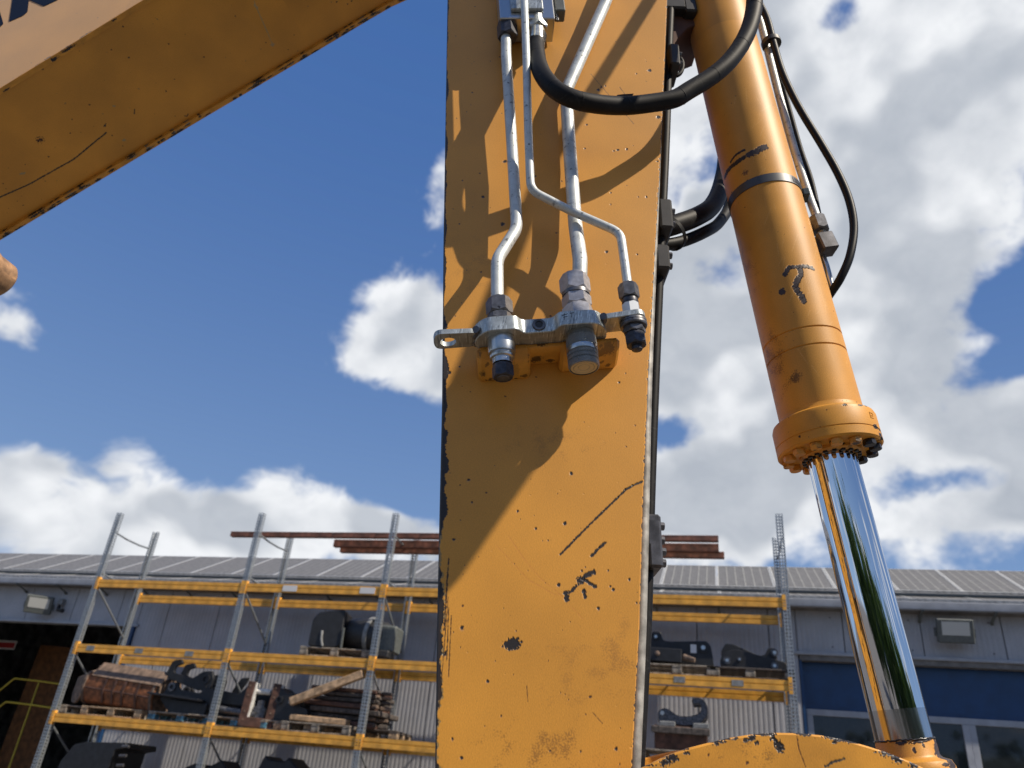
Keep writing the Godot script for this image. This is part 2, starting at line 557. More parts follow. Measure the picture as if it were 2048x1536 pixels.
# ---------------------------------------------------------------- materials
const CHIPS := [[-0.052,2.022,2.6],[-0.043,1.987,1.8],[-0.063,1.928,2.3],[-0.057,1.958,1.1],[-0.081,2.03,0.9],[-0.015,2.049,0.9],[0.026,1.98,2],[0.031,1.968,0.7],[0.055,1.956,2],[0.103,2.048,3],[0.097,1.968,2.9],[0.074,1.94,1.2],[0.066,1.939,0.9],[0.048,1.893,0.9],[0.028,1.901,0.7],[-0.043,1.892,0.9],[-0.044,1.879,0.7],[0.051,1.976,0.7],[0.018,1.837,0.7],[0.074,1.878,0.7],[0.194,1.894,2.1],[0.205,1.862,1.6],[0.163,1.904,1.6],[0.167,1.882,1.7],[0.171,1.878,2.4],[0.151,1.849,2.4],[0.093,1.877,2.8],[0.125,1.9,1.9],[0.13,1.906,1.2],[0.112,1.827,1],[0.038,1.808,1.3],[-0.037,1.805,2.8],[-0.048,1.798,1],[0.013,1.766,1.2],[0.005,1.739,2.3],[0.027,1.698,1.6],[0.007,1.684,1],[-0.033,1.665,1.9],[-0.019,1.644,2.2],[0.104,1.734,1],[0.11,1.732,0.8],[0.115,1.726,1],[0.112,1.827,1],[0.18,1.672,2.2],[0.185,1.654,1.3],[0.185,1.697,0.8],[0.094,1.662,1.3],[0.134,1.665,1.6],[-0.056,1.769,3],[-0.036,1.779,1],[-0.062,1.807,1.2],[0.221,2.958,4.1],[0.194,2.944,1.8],[0.131,2.899,2],[0.239,2.825,4.4],[0.097,2.785,2.4],[0.096,2.721,2.1],[0.177,2.73,2.8],[0.16,2.726,2.8],[0.152,2.722,2.1],[-0.055,2.668,3.9],[-0.136,2.844,1.9],[-0.159,2.768,1.4],[-0.072,2.794,1.4],[-0.091,2.955,2],[-0.109,2.94,1.5],[-0.142,2.933,1],[-0.146,2.927,1],[-0.128,2.994,1],[-0.189,3.006,1.3],[-0.134,2.898,1],[-0.141,2.789,1.2],[-0.135,2.809,1],[0.006,2.639,2.3],[0.237,2.706,2.1],[-0.129,2.611,1.8],[0.117,2.886,3.5],[0.122,2.894,2.2],[-0.087,2.576,3.1],[-0.045,2.517,4.2],[-0.103,2.55,1.1],[-0.098,2.408,1.3],[-0.073,2.407,1.7],[-0.099,2.339,1.2],[0.145,2.477,3.1],[0.2,2.478,2.2],[0.149,2.616,1.8],[0.216,2.614,2.3],[0.031,2.42,1.3],[0.005,2.446,1.1],[-0.107,2.311,1.2],[-0.138,2.541,1.1],[-0.123,2.508,1.7],[-0.103,2.202,3.2],[-0.088,2.215,1.8],[0.183,2.232,1.5],[0.173,2.214,2]]
const LEFT_EDGE := [[-0.302, 3.75], [-0.2198, 3.118], [-0.1461, 2.468], [-0.1083, 2.151], [-0.0748, 1.839], [-0.0506, 1.629], [-0.02, 1.35]]
const RIGHT_EDGE := [[0.285, 3.75], [0.2612, 3.19], [0.2478, 2.804], [0.2342, 2.514], [0.2212, 2.233], [0.2142, 2.016], [0.2103, 1.832], [0.202, 1.651], [0.185, 1.35]]
const PAINT := Color(0.60, 0.275, 0.036)       # the machine's orange yellow, linear
const BARE := Color(0.135, 0.115, 0.115)       # primer and steel where paint is gone, sRGB
const BUFF := Color(0.55, 0.47, 0.33)          # old filler, sRGB

func edge_at(e: Array, y: float) -> float:
	for i in e.size() - 1:
		if y <= e[i][1] and y >= e[i + 1][1]:
			return lerpf(e[i + 1][0], e[i][0], (y - e[i + 1][1]) / (e[i][1] - e[i + 1][1]))
	return e[0][0]

func dusty(m: StandardMaterial3D, much: float) -> void:      # the pale bloom of a film of dust, strongest at a slant
	m.rim_enabled = true
	m.rim = much
	m.rim_tint = 0.5

func make_materials() -> void:
	# the stick's side plate: 1 pixel a millimetre, chips where the photograph has them
	var p := Paint.new(640, 1900, -0.32, 3.4, 1000.0, PAINT.linear_to_srgb(), 3, 0.035, 0.004)
	p.grime(0.094, 1.655, 0.11, 0.055, Color(0.36, 0.24, 0.12), 0.40, 0.20)
	p.grime(0.14, 1.76, 0.10, 0.07, Color(0.46, 0.31, 0.16), 0.20, 0.22)
	p.grime(0.06, 2.09, 0.12, 0.05, Color(0.44, 0.30, 0.15), 0.22, 0.25)
	p.grime(-0.09, 2.42, 0.07, 0.10, Color(0.48, 0.33, 0.17), 0.16, 0.18)
	p.grime(0.18, 1.80, 0.05, 0.07, Color(0.46, 0.31, 0.16), 0.20, 0.18)
	p.specks(240, 8, 0.0004, 0.0018, Color(0.30, 0.19, 0.10), -0.2, 0.25, 1.6, 3.2)
	p.specks(130, 9, 0.0005, 0.0014, Color(0.80, 0.58, 0.30), -0.15, 0.25, 1.6, 3.2)
	p.stroke([Vector2(0.016, 1.941), Vector2(0.040, 1.911), Vector2(0.066, 1.884), Vector2(0.099, 1.861), Vector2(0.130, 1.833)], 0.0009, Color(0.78, 0.52, 0.22), 0.9, 8)
	p.stroke([Vector2(0.0, 1.925), Vector2(0.05, 1.88), Vector2(0.09, 1.862)], 0.0007, Color(0.76, 0.50, 0.22), 0.9, 8)
	p.stroke([Vector2(0.058, 1.738), Vector2(0.061, 1.719)], 0.0009, Color(0.34, 0.22, 0.10), 0.8, 10)
	p.stroke([Vector2(0.148, 1.713), Vector2(0.161, 1.701)], 0.0008, Color(0.34, 0.22, 0.10), 0.8, 10)
	p.stroke([Vector2(0.16, 2.90), Vector2(0.20, 2.83)], 0.0012, Color(0.44, 0.31, 0.18), 0.9, 6)
	p.stroke([Vector2(0.10, 2.93), Vector2(0.19, 2.80)], 0.0010, Color(0.46, 0.33, 0.20), 0.9, 6)
	for c in CHIPS:
		p.blob(c[0], c[1] - 0.0008, c[2] * 0.00125, c[2] * 0.00115, c[0] * 40.0, Color(0.78, 0.56, 0.30), 0.6, 5)
		p.blob(c[0], c[1], c[2] * 0.00105, c[2] * 0.0009, c[0] * 40.0, BARE, 0.5, 70)
	p.stroke([Vector2(0.093, 1.921), Vector2(0.112, 1.944), Vector2(0.133, 1.969), Vector2(0.154, 1.993), Vector2(0.175, 2.017), Vector2(0.186, 2.030), Vector2(0.197, 2.038), Vector2(0.212, 2.046)], 0.0026, BARE, 0.5, 70)
	p.stroke([Vector2(0.138, 1.923), Vector2(0.149, 1.936), Vector2(0.158, 1.945)], 0.0036, BARE, 0.5, 70)
	p.blob(0.124, 1.886, 0.007, 0.0055, 0.5, BARE, 0.8, 70)
	p.stroke([Vector2(0.130, 1.893), Vector2(0.143, 1.900)], 0.006, BARE, 0.45, 70)
	p.stroke([Vector2(0.127, 1.889), Vector2(0.146, 1.879)], 0.0048, BARE, 0.45, 70)
	p.stroke([Vector2(0.129, 1.871), Vector2(0.132, 1.863)], 0.0048, BARE, 0.7, 70)
	p.stroke([Vector2(0.104, 1.868), Vector2(0.106, 1.857)], 0.0060, BARE, 0.7, 70)
	p.stroke([Vector2(0.111, 1.869), Vector2(0.118, 1.877)], 0.0040, BARE, 0.7, 70)
	p.blob(0.034, 1.790, 0.0125, 0.0080, 0.25, BARE, 0.42, 80)
	var rng := RandomNumberGenerator.new()
	rng.seed = 4
	for py in p.h:                       # the worn long edges
		var y := 3.4 - py / 1000.0
		var xl := edge_at(LEFT_EDGE, y)
		var xr := edge_at(RIGHT_EDGE, y)
		var worn_to := 0.0022 if y > 2.9 else (0.0035 if y > 2.3 else (0.0052 if y > 2.10 else (0.0095 if y > 1.88 else 0.0085)))
		var f := 1.1 * p.fn.get_noise_2d(py * 0.045, 40.0) + 0.30 * p.fn.get_noise_2d(py * 0.30, 90.0) + 0.12 * p.fn.get_noise_2d(py * 1.1, 30.0)
		var dark := worn_to * maxf(0.10, 0.78 + 1.35 * f)
		var pale := (dark + 0.0045 * maxf(0.0, p.fn.get_noise_2d(py * 0.35, 200.0) + 0.25)) if y < 1.95 else 0.0
		for px in range(maxi(0, int((xl - 0.004 + 0.32) * 1000.0)), int((xl + 0.02 + 0.32) * 1000.0)):
			var s := px / 1000.0 - 0.32 - xl
			if s < dark:
				p.put(py * p.w + px, BARE, 0.96, 60)
			elif s < pale:
				p.put(py * p.w + px, BUFF, 0.8, 30)
		var nick := 0.0016 * maxf(0.0, 2.6 * (p.fn.get_noise_2d(py * 0.5, 500.0)) - 0.1)
		for px in range(int((xr - nick + 0.32) * 1000.0), mini(p.w, int((xr + 0.324) * 1000.0))):
			p.put(py * p.w + px, BARE, 0.9, 50)
	for s in [[-0.067, 1.90, 1.80, 0.0016], [-0.0585, 1.83, 1.76, 0.0010], [-0.0535, 1.82, 1.74, 0.0008], [-0.061, 1.845, 1.70, 0.0007]]:
		p.stroke([Vector2(s[0], s[1]), Vector2(s[0] + 0.006, s[2])], s[3], Color(0.24, 0.17, 0.10), 1.0, 30)
	M.face = p.material(0.46, 2.2)
	dusty(M.face, 0.18)
	# boom belly: x along, y across
	p = Paint.new(960, 290, -0.45, 0.36, 800.0, PAINT.linear_to_srgb(), 21, 0.05, 0.005)
	p.stroke([Vector2(0.126, 0.246), Vector2(0.062, 0.255), Vector2(0.008, 0.262), Vector2(-0.134, 0.258), Vector2(-0.218, 0.246)], 0.0036, Color(0.13, 0.14, 0.13), 0.5, 40)
	p.stroke([Vector2(0.675, 0.146), Vector2(0.672, 0.159), Vector2(0.664, 0.235), Vector2(0.658, 0.274)], 0.003, Color(0.66, 0.56, 0.38), 0.9, 20)
	p.blob(0.672, 0.160, 0.007, 0.004, 1.3, Color(0.66, 0.58, 0.42), 0.9, 20)
	p.blob(0.659, 0.273, 0.006, 0.005, 0.3, Color(0.62, 0.54, 0.40), 0.9, 20)
	p.blob(-0.021, 0.166, 0.008, 0.007, 0.3, Color(0.25, 0.14, 0.07), 1.6, 40)
	p.blob(-0.120, 0.222, 0.008, 0.0035, 0.4, Color(0.60, 0.54, 0.38), 0.8, 20)
	p.blob(0.150, 0.291, 0.006, 0.004, 0.4, Color(0.60, 0.54, 0.38), 0.8, 20)
	p.blob(0.137, 0.226, 0.006, 0.003, 2.5, Color(0.16, 0.15, 0.13), 0.9, 40)
	p.blob(0.191, 0.193, 0.005, 0.003, 0.4, Color(0.60, 0.54, 0.38), 0.8, 20)
	p.stroke([Vector2(0.331, 0.322), Vector2(0.336, 0.326), Vector2(0.342, 0.322)], 0.0022, Color(0.12, 0.10, 0.09), 0.5, 30)
	p.stroke([Vector2(0.221, 0.240), Vector2(0.229, 0.230)], 0.002, Color(0.16, 0.13, 0.1), 0.8, 20)
	p.specks(90, 31, 0.0008, 0.0030, Color(0.19, 0.11, 0.06), -0.4, 0.74, 0.0, 0.35)
	p.specks(50, 32, 0.0010, 0.0024, Color(0.62, 0.46, 0.24), -0.4, 0.74, 0.0, 0.35)
	M.belly = p.material(0.46, 1.4)
	# boom side plate
	p = Paint.new(700, 900, -1.6, 3.9, 900.0, PAINT.linear_to_srgb(), 22, 0.03, 0.005)
	p.specks(40, 33, 0.0006, 0.002, Color(0.45, 0.28, 0.13), -1.4, -0.85, 3.0, 3.6)
	for q in [[-0.8132, 3.3195, 0.020, 0.0045], [-0.833, 3.306, 0.010, 0.004], [-0.9052, 3.245, 0.013, 0.006], [-0.9175, 3.234, 0.010, 0.006], [-0.952, 3.203, 0.006, 0.004], [-0.9959, 3.168, 0.012, 0.005], [-1.0177, 3.149, 0.008, 0.004], [-1.0575, 3.113, 0.012, 0.003]]:
		p.blob(q[0], q[1], q[2], q[3], 0.71, Color(0.20, 0.19, 0.17), 0.7, 40)
		p.blob(q[0], q[1], q[2] * 0.6, q[3] * 0.5, 0.71, Color(0.40, 0.38, 0.34), 0.9, 10)
	M.boom_side = p.material(0.44, 1.2)
	dusty(M.boom_side, 0.6)
	# chipped strips along the boom's edges
	p = Paint.new(1000, 24, 0, 0.024, 1000.0, PAINT.linear_to_srgb(), 23, 0.08, 0.02)
	for i in 46:
		var x := rng.randf()
		var l := rng.randf_range(0.004, 0.017)
		p.blob(x, rng.randf_range(0.004, 0.020), l, rng.randf_range(0.003, 0.008), 0.0, BARE, 1.0, 60)
		if rng.randf() < 0.45:
			p.blob(x + 0.003, rng.randf_range(0.006, 0.018), l * 0.6, 0.003, 0.0, Color(0.50, 0.47, 0.42), 1.0, 20)
	M.lip = p.material(0.45, 1.8)
	p = Paint.new(1000, 24, 0, 0.024, 1000.0, PAINT.linear_to_srgb(), 24, 0.08, 0.02)
	for i in 9:
		p.blob(rng.randf(), rng.randf_range(0.004, 0.020), rng.randf_range(0.006, 0.02), rng.randf_range(0.003, 0.008), 0.0, BARE, 1.0, 60)
	M.lip_near = p.material(0.45, 1.8)
	# cylinder: x round it as metres of its mantle, y along
	p = Paint.new(512, 1600, -0.228, 1.62, 1000.0, PAINT.linear_to_srgb(), 41, 0.05, 0.006)
	var R := 0.0725
	var on := func(a: Array) -> Array:
		var r := []
		for q in a: r.append(Vector2(q[0] * R, q[1]))
		return r
	p.specks(260, 42, 0.0004, 0.0016, Color(0.33, 0.20, 0.10), -0.2, 0.2, 0.6, 1.6)
	p.grime(-0.075, 0.78, 0.05, 0.10, Color(0.32, 0.19, 0.08), 0.45, 0.12)
	p.grime(-0.09, 1.0, 0.04, 0.10, Color(0.34, 0.20, 0.08), 0.35, 0.15)
	p.grime(-0.03, 0.73, 0.012, 0.016, Color(0.22, 0.15, 0.10), 0.6, -0.1)
	for i in 70:                          # fine rubbed scratches
		var s := Vector2(rng.randf_range(-0.02, 0.075), rng.randf_range(0.65, 1.55))
		var an := rng.randf_range(-0.5, 0.9)
		p.stroke([s, s + Vector2(sin(an), cos(an)) * rng.randf_range(0.01, 0.045)], 0.0005, Color(0.86, 0.66, 0.40), 1.2, 6)
	var mark := Color(0.24, 0.20, 0.20)
	p.stroke(on.call([[-0.078, 0.9347], [0.063, 0.9482], [0.273, 0.9467], [0.536, 0.9472], [0.691, 0.9444]]), 0.0085, mark, 0.35, 60)
	p.stroke(on.call([[0.344, 0.9449], [0.295, 0.9276], [0.094, 0.9071], [0.115, 0.8936], [0.182, 0.8832], [0.205, 0.87]]), 0.0105, mark, 0.35, 60)
	p.blob(-0.248 * R, 0.901, 0.0065, 0.0075, 0.0, mark, 0.4, 60)
	p.stroke(on.call([[-1.23, 1.2307], [-0.939, 1.2323], [-0.635, 1.231], [-0.355, 1.2332]]), 0.0105, BARE, 0.35, 60)
	p.stroke(on.call([[-0.783, 1.2441], [-0.583, 1.2503], [-0.293, 1.2499]]), 0.0052, BARE, 0.4, 60)
	p.stroke(on.call([[-0.20, 1.2342], [0.026, 1.2365], [0.25, 1.2432]]), 0.0150, mark, 0.35, 60)
	p.blob(-0.428 * R, 1.1692, 0.0055, 0.006, 0.0, BARE, 0.8, 60)
	p.blob(-0.43 * R, 1.195, 0.006, 0.005, 0.0, Color(0.45, 0.30, 0.16), 1.4, 20)
	M.barrel = p.material(0.50, 1.8)
	M.barrel.metallic_specular = 0.4
	dusty(M.barrel, 0.25)
	M.barrel.uv1_scale = Vector3(TAU * R / 0.512, -1.0 / 1.6, 1)
	M.barrel.uv1_offset = Vector3(0.5 - 0.5 * TAU * R / 0.512, 1.62 / 1.6, 0)
	p = Paint.new(640, 100, -0.28, 0.68, 1140.0, PAINT.linear_to_srgb(), 46, 0.05, 0.01)
	for q in [[0.060, 0.6165, 0.009, 0.0045], [0.075, 0.6150, 0.0055, 0.003], [0.084, 0.614, 0.004, 0.004], [0.072, 0.6045, 0.0085, 0.004], [0.080, 0.601, 0.008, 0.0035], [0.002, 0.6525, 0.0042, 0.003], [0.035, 0.6535, 0.007, 0.0025], [0.050, 0.6545, 0.004, 0.002], [-0.085, 0.612, 0.003, 0.002]]:
		p.blob(q[0], q[1], q[2], q[3], 0.2, BARE, 0.6, 60)
	p.specks(60, 47, 0.0005, 0.0018, Color(0.30, 0.19, 0.10), -0.25, 0.25, 0.598, 0.67)
	M.head = p.material(0.48, 1.6)
	M.head.metallic_specular = 0.4
	M.head.uv1_scale = Vector3(1.0, -1140.0 / 100.0, 1)
	M.head.uv1_offset = Vector3(0, 0.68 * 11.4, 0)
	p = Paint.new(267, 140, -0.1335, 0.14, 1000.0, PAINT.linear_to_srgb(), 48, 0.05, 0.01)
	for q in [[0.033, 0.112, 0.011, 0.016], [0.036, 0.126, 0.008, 0.009], [0.030, 0.097, 0.010, 0.006], [0.018, 0.099, 0.006, 0.003], [-0.011, 0.120, 0.0025, 0.005], [0.004, 0.126, 0.002, 0.004], [-0.026, 0.1305, 0.008, 0.003], [0.006, 0.1315, 0.02, 0.0022], [0.026, 0.09, 0.006, 0.004]]:
		p.blob(q[0], q[1], q[2], q[3], 0.1, Color(0.20, 0.15, 0.14), 0.5, 60)
	p.specks(60, 49, 0.0006, 0.002, Color(0.28, 0.18, 0.10), -0.13, 0.13, 0.02, 0.13)
	M.eye = p.material(0.45, 1.6)
	M.eye.uv1_scale = Vector3(1.0, -1.0 / 0.14, 1)
	M.eye.uv1_offset = Vector3(0, 1.0, 0)
	# link plate
	p = Paint.new(560, 160, 0.12, 1.72, 1000.0, PAINT.linear_to_srgb(), 51, 0.06, 0.01)
	p.grime(0.335, 1.68, 0.05, 0.018, Color(0.36, 0.26, 0.15), 0.5, 0.12)
	p.stroke([Vector2(0.404, 1.704), Vector2(0.405, 1.69), Vector2(0.412, 1.67)], 0.0012, Color(0.3, 0.18, 0.08), 0.7, 20)
	p.stroke([Vector2(0.437, 1.672), Vector2(0.448, 1.679), Vector2(0.462, 1.683)], 0.0022, Color(0.2, 0.18, 0.16), 1.0, 30)
	p.stroke([Vector2(0.371, 1.706), Vector2(0.374, 1.699), Vector2(0.379, 1.691)], 0.0085, BARE, 0.8, 60)
	p.blob(0.381, 1.689, 0.006, 0.006, 0.0, BARE, 0.6, 60)
	for q in [[0.338, 1.694, 0.004], [0.346, 1.697, 0.005], [0.352, 1.692, 0.0035], [0.300, 1.687, 0.004], [0.325, 1.695, 0.003], [0.244, 1.665, 0.007], [0.235, 1.659, 0.006], [0.262, 1.672, 0.0035], [0.452, 1.703, 0.004], [0.47, 1.703, 0.003], [0.515, 1.694, 0.006], [0.53, 1.689, 0.007], [0.55, 1.684, 0.006]]:
		p.blob(q[0], q[1], q[2], q[2] * 0.7, 0.3, BARE, 0.9, 60)
	for i in 13:
		var x := rng.randf_range(0.2, 0.55)
		p.blob(x, 1.7068 - pow((x - 0.42) / 0.22, 2.0) * 0.055 + 0.001, rng.randf_range(0.008, 0.024), 0.0022, 0.0, BARE, 0.7, 50)
	p.specks(60, 52, 0.0005, 0.002, Color(0.32, 0.2, 0.1), 0.15, 0.6, 1.58, 1.71)
	M.link = p.material(0.42, 2.2)
	# plain paint for the rest of the machine
	p = Paint.new(256, 256, 0, 0.5, 512.0, PAINT.linear_to_srgb(), 61, 0.05, 0.02)
	p.specks(40, 62, 0.0012, 0.005, Color(0.26, 0.17, 0.10), 0, 0.5, 0, 0.5)
	M.paint = p.material(0.42, 1.4)
	M.paint.uv1_triplanar = true
	M.paint.uv1_scale = Vector3.ONE * 2.0
	p = Paint.new(256, 256, 0, 0.25, 1024.0, PAINT.linear_to_srgb(), 63, 0.08, 0.02)
	p.specks(70, 64, 0.002, 0.009, Color(0.09, 0.075, 0.07), 0, 0.25, 0, 0.25)
	M.greasy = p.material(0.45, 1.8)
	M.greasy.uv1_triplanar = true
	M.greasy.uv1_scale = Vector3.ONE * 4.0
	# zinc plated pipes with specks of dirt
	p = Paint.new(256, 256, 0, 0.25, 1024.0, Color(0.52, 0.55, 0.55).linear_to_srgb(), 71, 0.05, 0.03)
	p.specks(420, 72, 0.0005, 0.0026, Color(0.30, 0.31, 0.32), 0, 0.25, 0, 0.25)
	p.grime(0.12, 0.12, 0.13, 0.13, Color(0.45, 0.47, 0.48), 0.5, 0.2)
	M.zinc = p.material(0.50, 1.0, 0.35)
	M.zinc.uv1_triplanar = true
	M.zinc.uv1_scale = Vector3.ONE * 4.0
	p = Paint.new(256, 256, 0, 0.25, 1024.0, Color(0.135, 0.135, 0.145).linear_to_srgb(), 73, 0.16, 0.05)
	p.specks(90, 74, 0.0006, 0.004, Color(0.12, 0.12, 0.13), 0, 0.25, 0, 0.25)
	M.nut = p.material(0.40, 1.2, 0.6)
	M.nut_pale = worn(Color(0.36, 0.36, 0.39), 0.42, 0.55, 79, 0.08, 8.0, 0.05)
	M.nut.uv1_triplanar = true
	M.nut.uv1_scale = Vector3.ONE * 5.0
	# plate milled across: fine upright tool marks
	p = Paint.new(256, 128, 0, 0.125, 1024.0, Color(0.38, 0.41, 0.41).linear_to_srgb(), 75, 0.08, 0.04)
	for i in 320:
		var x := rng.randf() * 0.25
		var y := rng.randf() * 0.125
		p.stroke([Vector2(x, y), Vector2(x + 0.001, y + rng.randf_range(0.004, 0.02))], 0.0008, Color(0.90, 0.93, 0.93) if i % 3 else Color(0.34, 0.36, 0.38), 0.6, 24)
	M.milled = p.material(0.40, 1.4, 0.65)
	M.milled.uv1_triplanar = true
	M.milled.uv1_scale = Vector3(5, 10, 5)
	# knurling
	var kn := Image.create(64, 64, false, Image.FORMAT_L8)
	for y in 64:
		for x in 64:
			var q := absf(fposmod((x + y) / 16.0, 1.0) - 0.5) + absf(fposmod((x - y) / 16.0, 1.0) - 0.5)
			kn.set_pixel(x, y, Color(q, q, q))
	kn.bump_map_to_normal_map(5.0)
	M.knurl = mat(Color(0.30, 0.32, 0.32), 0.36, 0.75)
	M.knurl.normal_enabled = true
	M.knurl.normal_scale = 2.5
	M.knurl.normal_texture = ImageTexture.create_from_image(kn)
	M.knurl.uv1_scale = Vector3(14, 100, 1)
	M.old_pipe = worn(Color(0.30, 0.29, 0.27), 0.55, 0.2, 76, 0.22, 4.0, 0.03)
	M.bright = mat(Color(0.46, 0.48, 0.49), 0.28, 0.9)
	M.plug = worn(Color(0.045, 0.047, 0.060), 0.42, 0.4, 77, 0.25, 8.0, 0.05)
	M.dust_cap = mat(Color(0.42, 0.38, 0.26), 0.45, 0.2)
	M.crimp = worn(Color(0.66, 0.62, 0.52), 0.3, 0.85, 78, 0.2, 8.0, 0.03)
	M.chrome = mat(Color(0.74, 0.75, 0.77), 0.04, 1.0)
	M.chrome_dull = mat(Color(0.50, 0.51, 0.53), 0.16, 1.0)
	# hose rubber, wrapped, a little dusty
	p = Paint.new(256, 256, 0, 0.25, 1024.0, Color(0.009, 0.009, 0.010).linear_to_srgb(), 81, 0.22, 0.02)
	for i in 26:
		p.stroke([Vector2(rng.randf() * 0.25, rng.randf() * 0.25), Vector2(rng.randf() * 0.25, rng.randf() * 0.25)], 0.0012, Color(0.20, 0.20, 0.20), 1.5, 6)
	M.rubber = p.material(0.55, 1.2)
	M.rubber.metallic_specular = 0.3
	M.rubber.uv1_triplanar = true
	M.rubber.uv1_scale = Vector3.ONE * 4.0
	M.rubber_wet = mat(Color(0.007, 0.007, 0.008), 0.45)
	M.rubber_wet.metallic_specular = 0.3
	M.black = worn(Color(0.018, 0.018, 0.019), 0.5, 0.0, 82, 0.25, 3.0)
	M.black_paint = worn(Color(0.009, 0.010, 0.013), 0.55, 0.0, 83, 0.22, 1.5)
	M.boss = worn(Color(0.30, 0.17, 0.085), 0.6, 0.0, 87, 0.2, 6.0)  # dull brown, with the shade on the boss put into the colour
	M.navy = mat(Color(0.006, 0.009, 0.022), 0.5)
	M.navy.metallic_specular = 0.3
	M.steel_dark = worn(Color(0.10, 0.10, 0.11), 0.42, 0.6, 84, 0.25, 4.0)
	M.teal = mat(Color(0.025, 0.045, 0.055), 0.4)
	M.band = mat(Color(0.075, 0.078, 0.085), 0.45, 0.4)
	M.grease = mat(Color(0.012, 0.010, 0.010), 0.35)
	# the yard
	M.rack_yellow = worn(Color(0.68, 0.34, 0.05), 0.45, 0.0, 91, 0.10, 0.8)
	M.galv = worn(Color(0.30, 0.325, 0.345), 0.45, 0.55, 92, 0.14, 3.0, 0.05)
	M.wall = worn(Color(0.37, 0.375, 0.40), 0.5, 0.0, 93, 0.03, 0.35)
	M.trim = worn(Color(0.33, 0.345, 0.38), 0.4, 0.0, 94, 0.05, 0.8)
	M.joint = mat(Color(0.12, 0.12, 0.13), 0.7)
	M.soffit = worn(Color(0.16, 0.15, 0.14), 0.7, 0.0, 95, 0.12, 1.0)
	M.blue = worn(Color(0.007, 0.042, 0.125), 0.4, 0.0, 96, 0.06, 0.6)
	M.roof = worn(Color(0.22, 0.22, 0.23), 0.6, 0.0, 97, 0.1, 0.5)
	M.alu = worn(Color(0.56, 0.56, 0.55), 0.4, 0.5, 98, 0.1, 2.0)
	M.inside = worn(Color(0.24, 0.24, 0.24), 0.8, 0.0, 99, 0.2, 0.4)
	M.glass = mat(Color(0.03, 0.035, 0.04), 0.04)
	M.glass.transparency = BaseMaterial3D.TRANSPARENCY_ALPHA
	M.glass.albedo_color.a = 0.72
	M.lamp_glass = mat(Color(0.50, 0.50, 0.47), 0.25)
	M.lamp_body = worn(Color(0.10, 0.11, 0.105), 0.5, 0.0, 101, 0.1, 3.0)
	M.wood = worn(Color(0.33, 0.235, 0.15), 0.8, 0.0, 102, 0.28, 2.2)
	M.wood_grey = worn(Color(0.22, 0.19, 0.155), 0.85, 0.0, 103, 0.30, 2.2)
	M.wood_dark = worn(Color(0.075, 0.062, 0.055), 0.85, 0.0, 104, 0.3, 2.2)
	M.wood_blue = worn(Color(0.06, 0.17, 0.25), 0.8, 0.0, 105, 0.4, 2.5)
	M.wood_fresh = worn(Color(0.42, 0.28, 0.165), 0.75, 0.0, 106, 0.2, 1.6)
	M.rust = worn(Color(0.215, 0.082, 0.034), 0.75, 0.1, 107, 0.32, 1.6)
	M.rust_bar = worn(Color(0.135, 0.055, 0.036), 0.7, 0.1, 118, 0.25, 1.2)
	M.rust_brown = worn(Color(0.085, 0.042, 0.030), 0.7, 0.2, 108, 0.25, 1.2)
	M.rust_grey = worn(Color(0.165, 0.115, 0.085), 0.75, 0.1, 109, 0.25, 1.6)
	M.orange_board = worn(Color(0.20, 0.085, 0.030), 0.7, 0.0, 110, 0.15, 1.0)
	M.white = worn(Color(0.62, 0.61, 0.58), 0.6, 0.0, 111, 0.12, 3.0)
	M.red = mat(Color(0.35, 0.02, 0.02), 0.6)
	M.railing = mat(Color(0.55, 0.40, 0.03), 0.5)
	M.grey_plastic = worn(Color(0.20, 0.205, 0.205), 0.5, 0.0, 112, 0.12, 2.0)
	M.paper = mat(Color(0.62, 0.62, 0.62), 0.6)
	M.gravel = worn(Color(0.125, 0.118, 0.11), 0.9, 0.0, 113, 0.22, 0.7, 0.12)
	M.bark = worn(Color(0.09, 0.07, 0.05), 0.9, 0.0, 114, 0.3, 2.0)
	M.leaf = mat(Color(0.045, 0.085, 0.025), 0.6)
	M.leaf.backlight_enabled = true
	M.leaf.backlight = Color(0.3, 0.4, 0.12)
	# solar module: six by ten dusty cells under glass, pale lines between
	var im := Image.create(192, 320, false, Image.FORMAT_RGB8)
	var nz := FastNoiseLite.new()
	nz.seed = 7
	nz.frequency = 0.03
	for y in 320:
		for x in 192:
			var f := 1.0 + 0.12 * nz.get_noise_2d(x, y)
			var c := Color(0.40, 0.40, 0.405) * f
			var cx := x % 32; var cy := y % 32
			if cx < 2:
				c = Color(0.62, 0.62, 0.60)
			elif cy < 1:
				c = Color(0.42, 0.42, 0.43)
			elif cx == 11 or cx == 21:
				c = c.lerp(Color(0.6, 0.6, 0.6), 0.25)
			if (cx < 5 or cx > 29) and (cy < 4 or cy > 29) and mini(cx, 32 - cx) + mini(cy, 32 - cy) < 5:
				c = Color(0.60, 0.60, 0.59)
			im.set_pixel(x, y, c)
	M.cells = StandardMaterial3D.new()
	M.cells.albedo_texture = ImageTexture.create_from_image(im)
	M.cells.roughness = 0.55
	M.cells.metallic_specular = 0.3

# ---------------------------------------------------------------- ground
func make_ground() -> void:
	var g := Geo.new()
	g.face([Vector3(-300, 0, -300), Vector3(300, 0, -300), Vector3(300, 0, 300), Vector3(-300, 0, 300)], Vector3.UP)
	var o := part("ground", g, M.gravel, self)
	o.set_meta("kind", "structure")
	o.set_meta("label", "grey gravel yard in front of the workshop")

# ---------------------------------------------------------------- workshop
const WZ := -13.75          # outer face of the wall
const SEAM := -0.41
const PANEL := 1.145

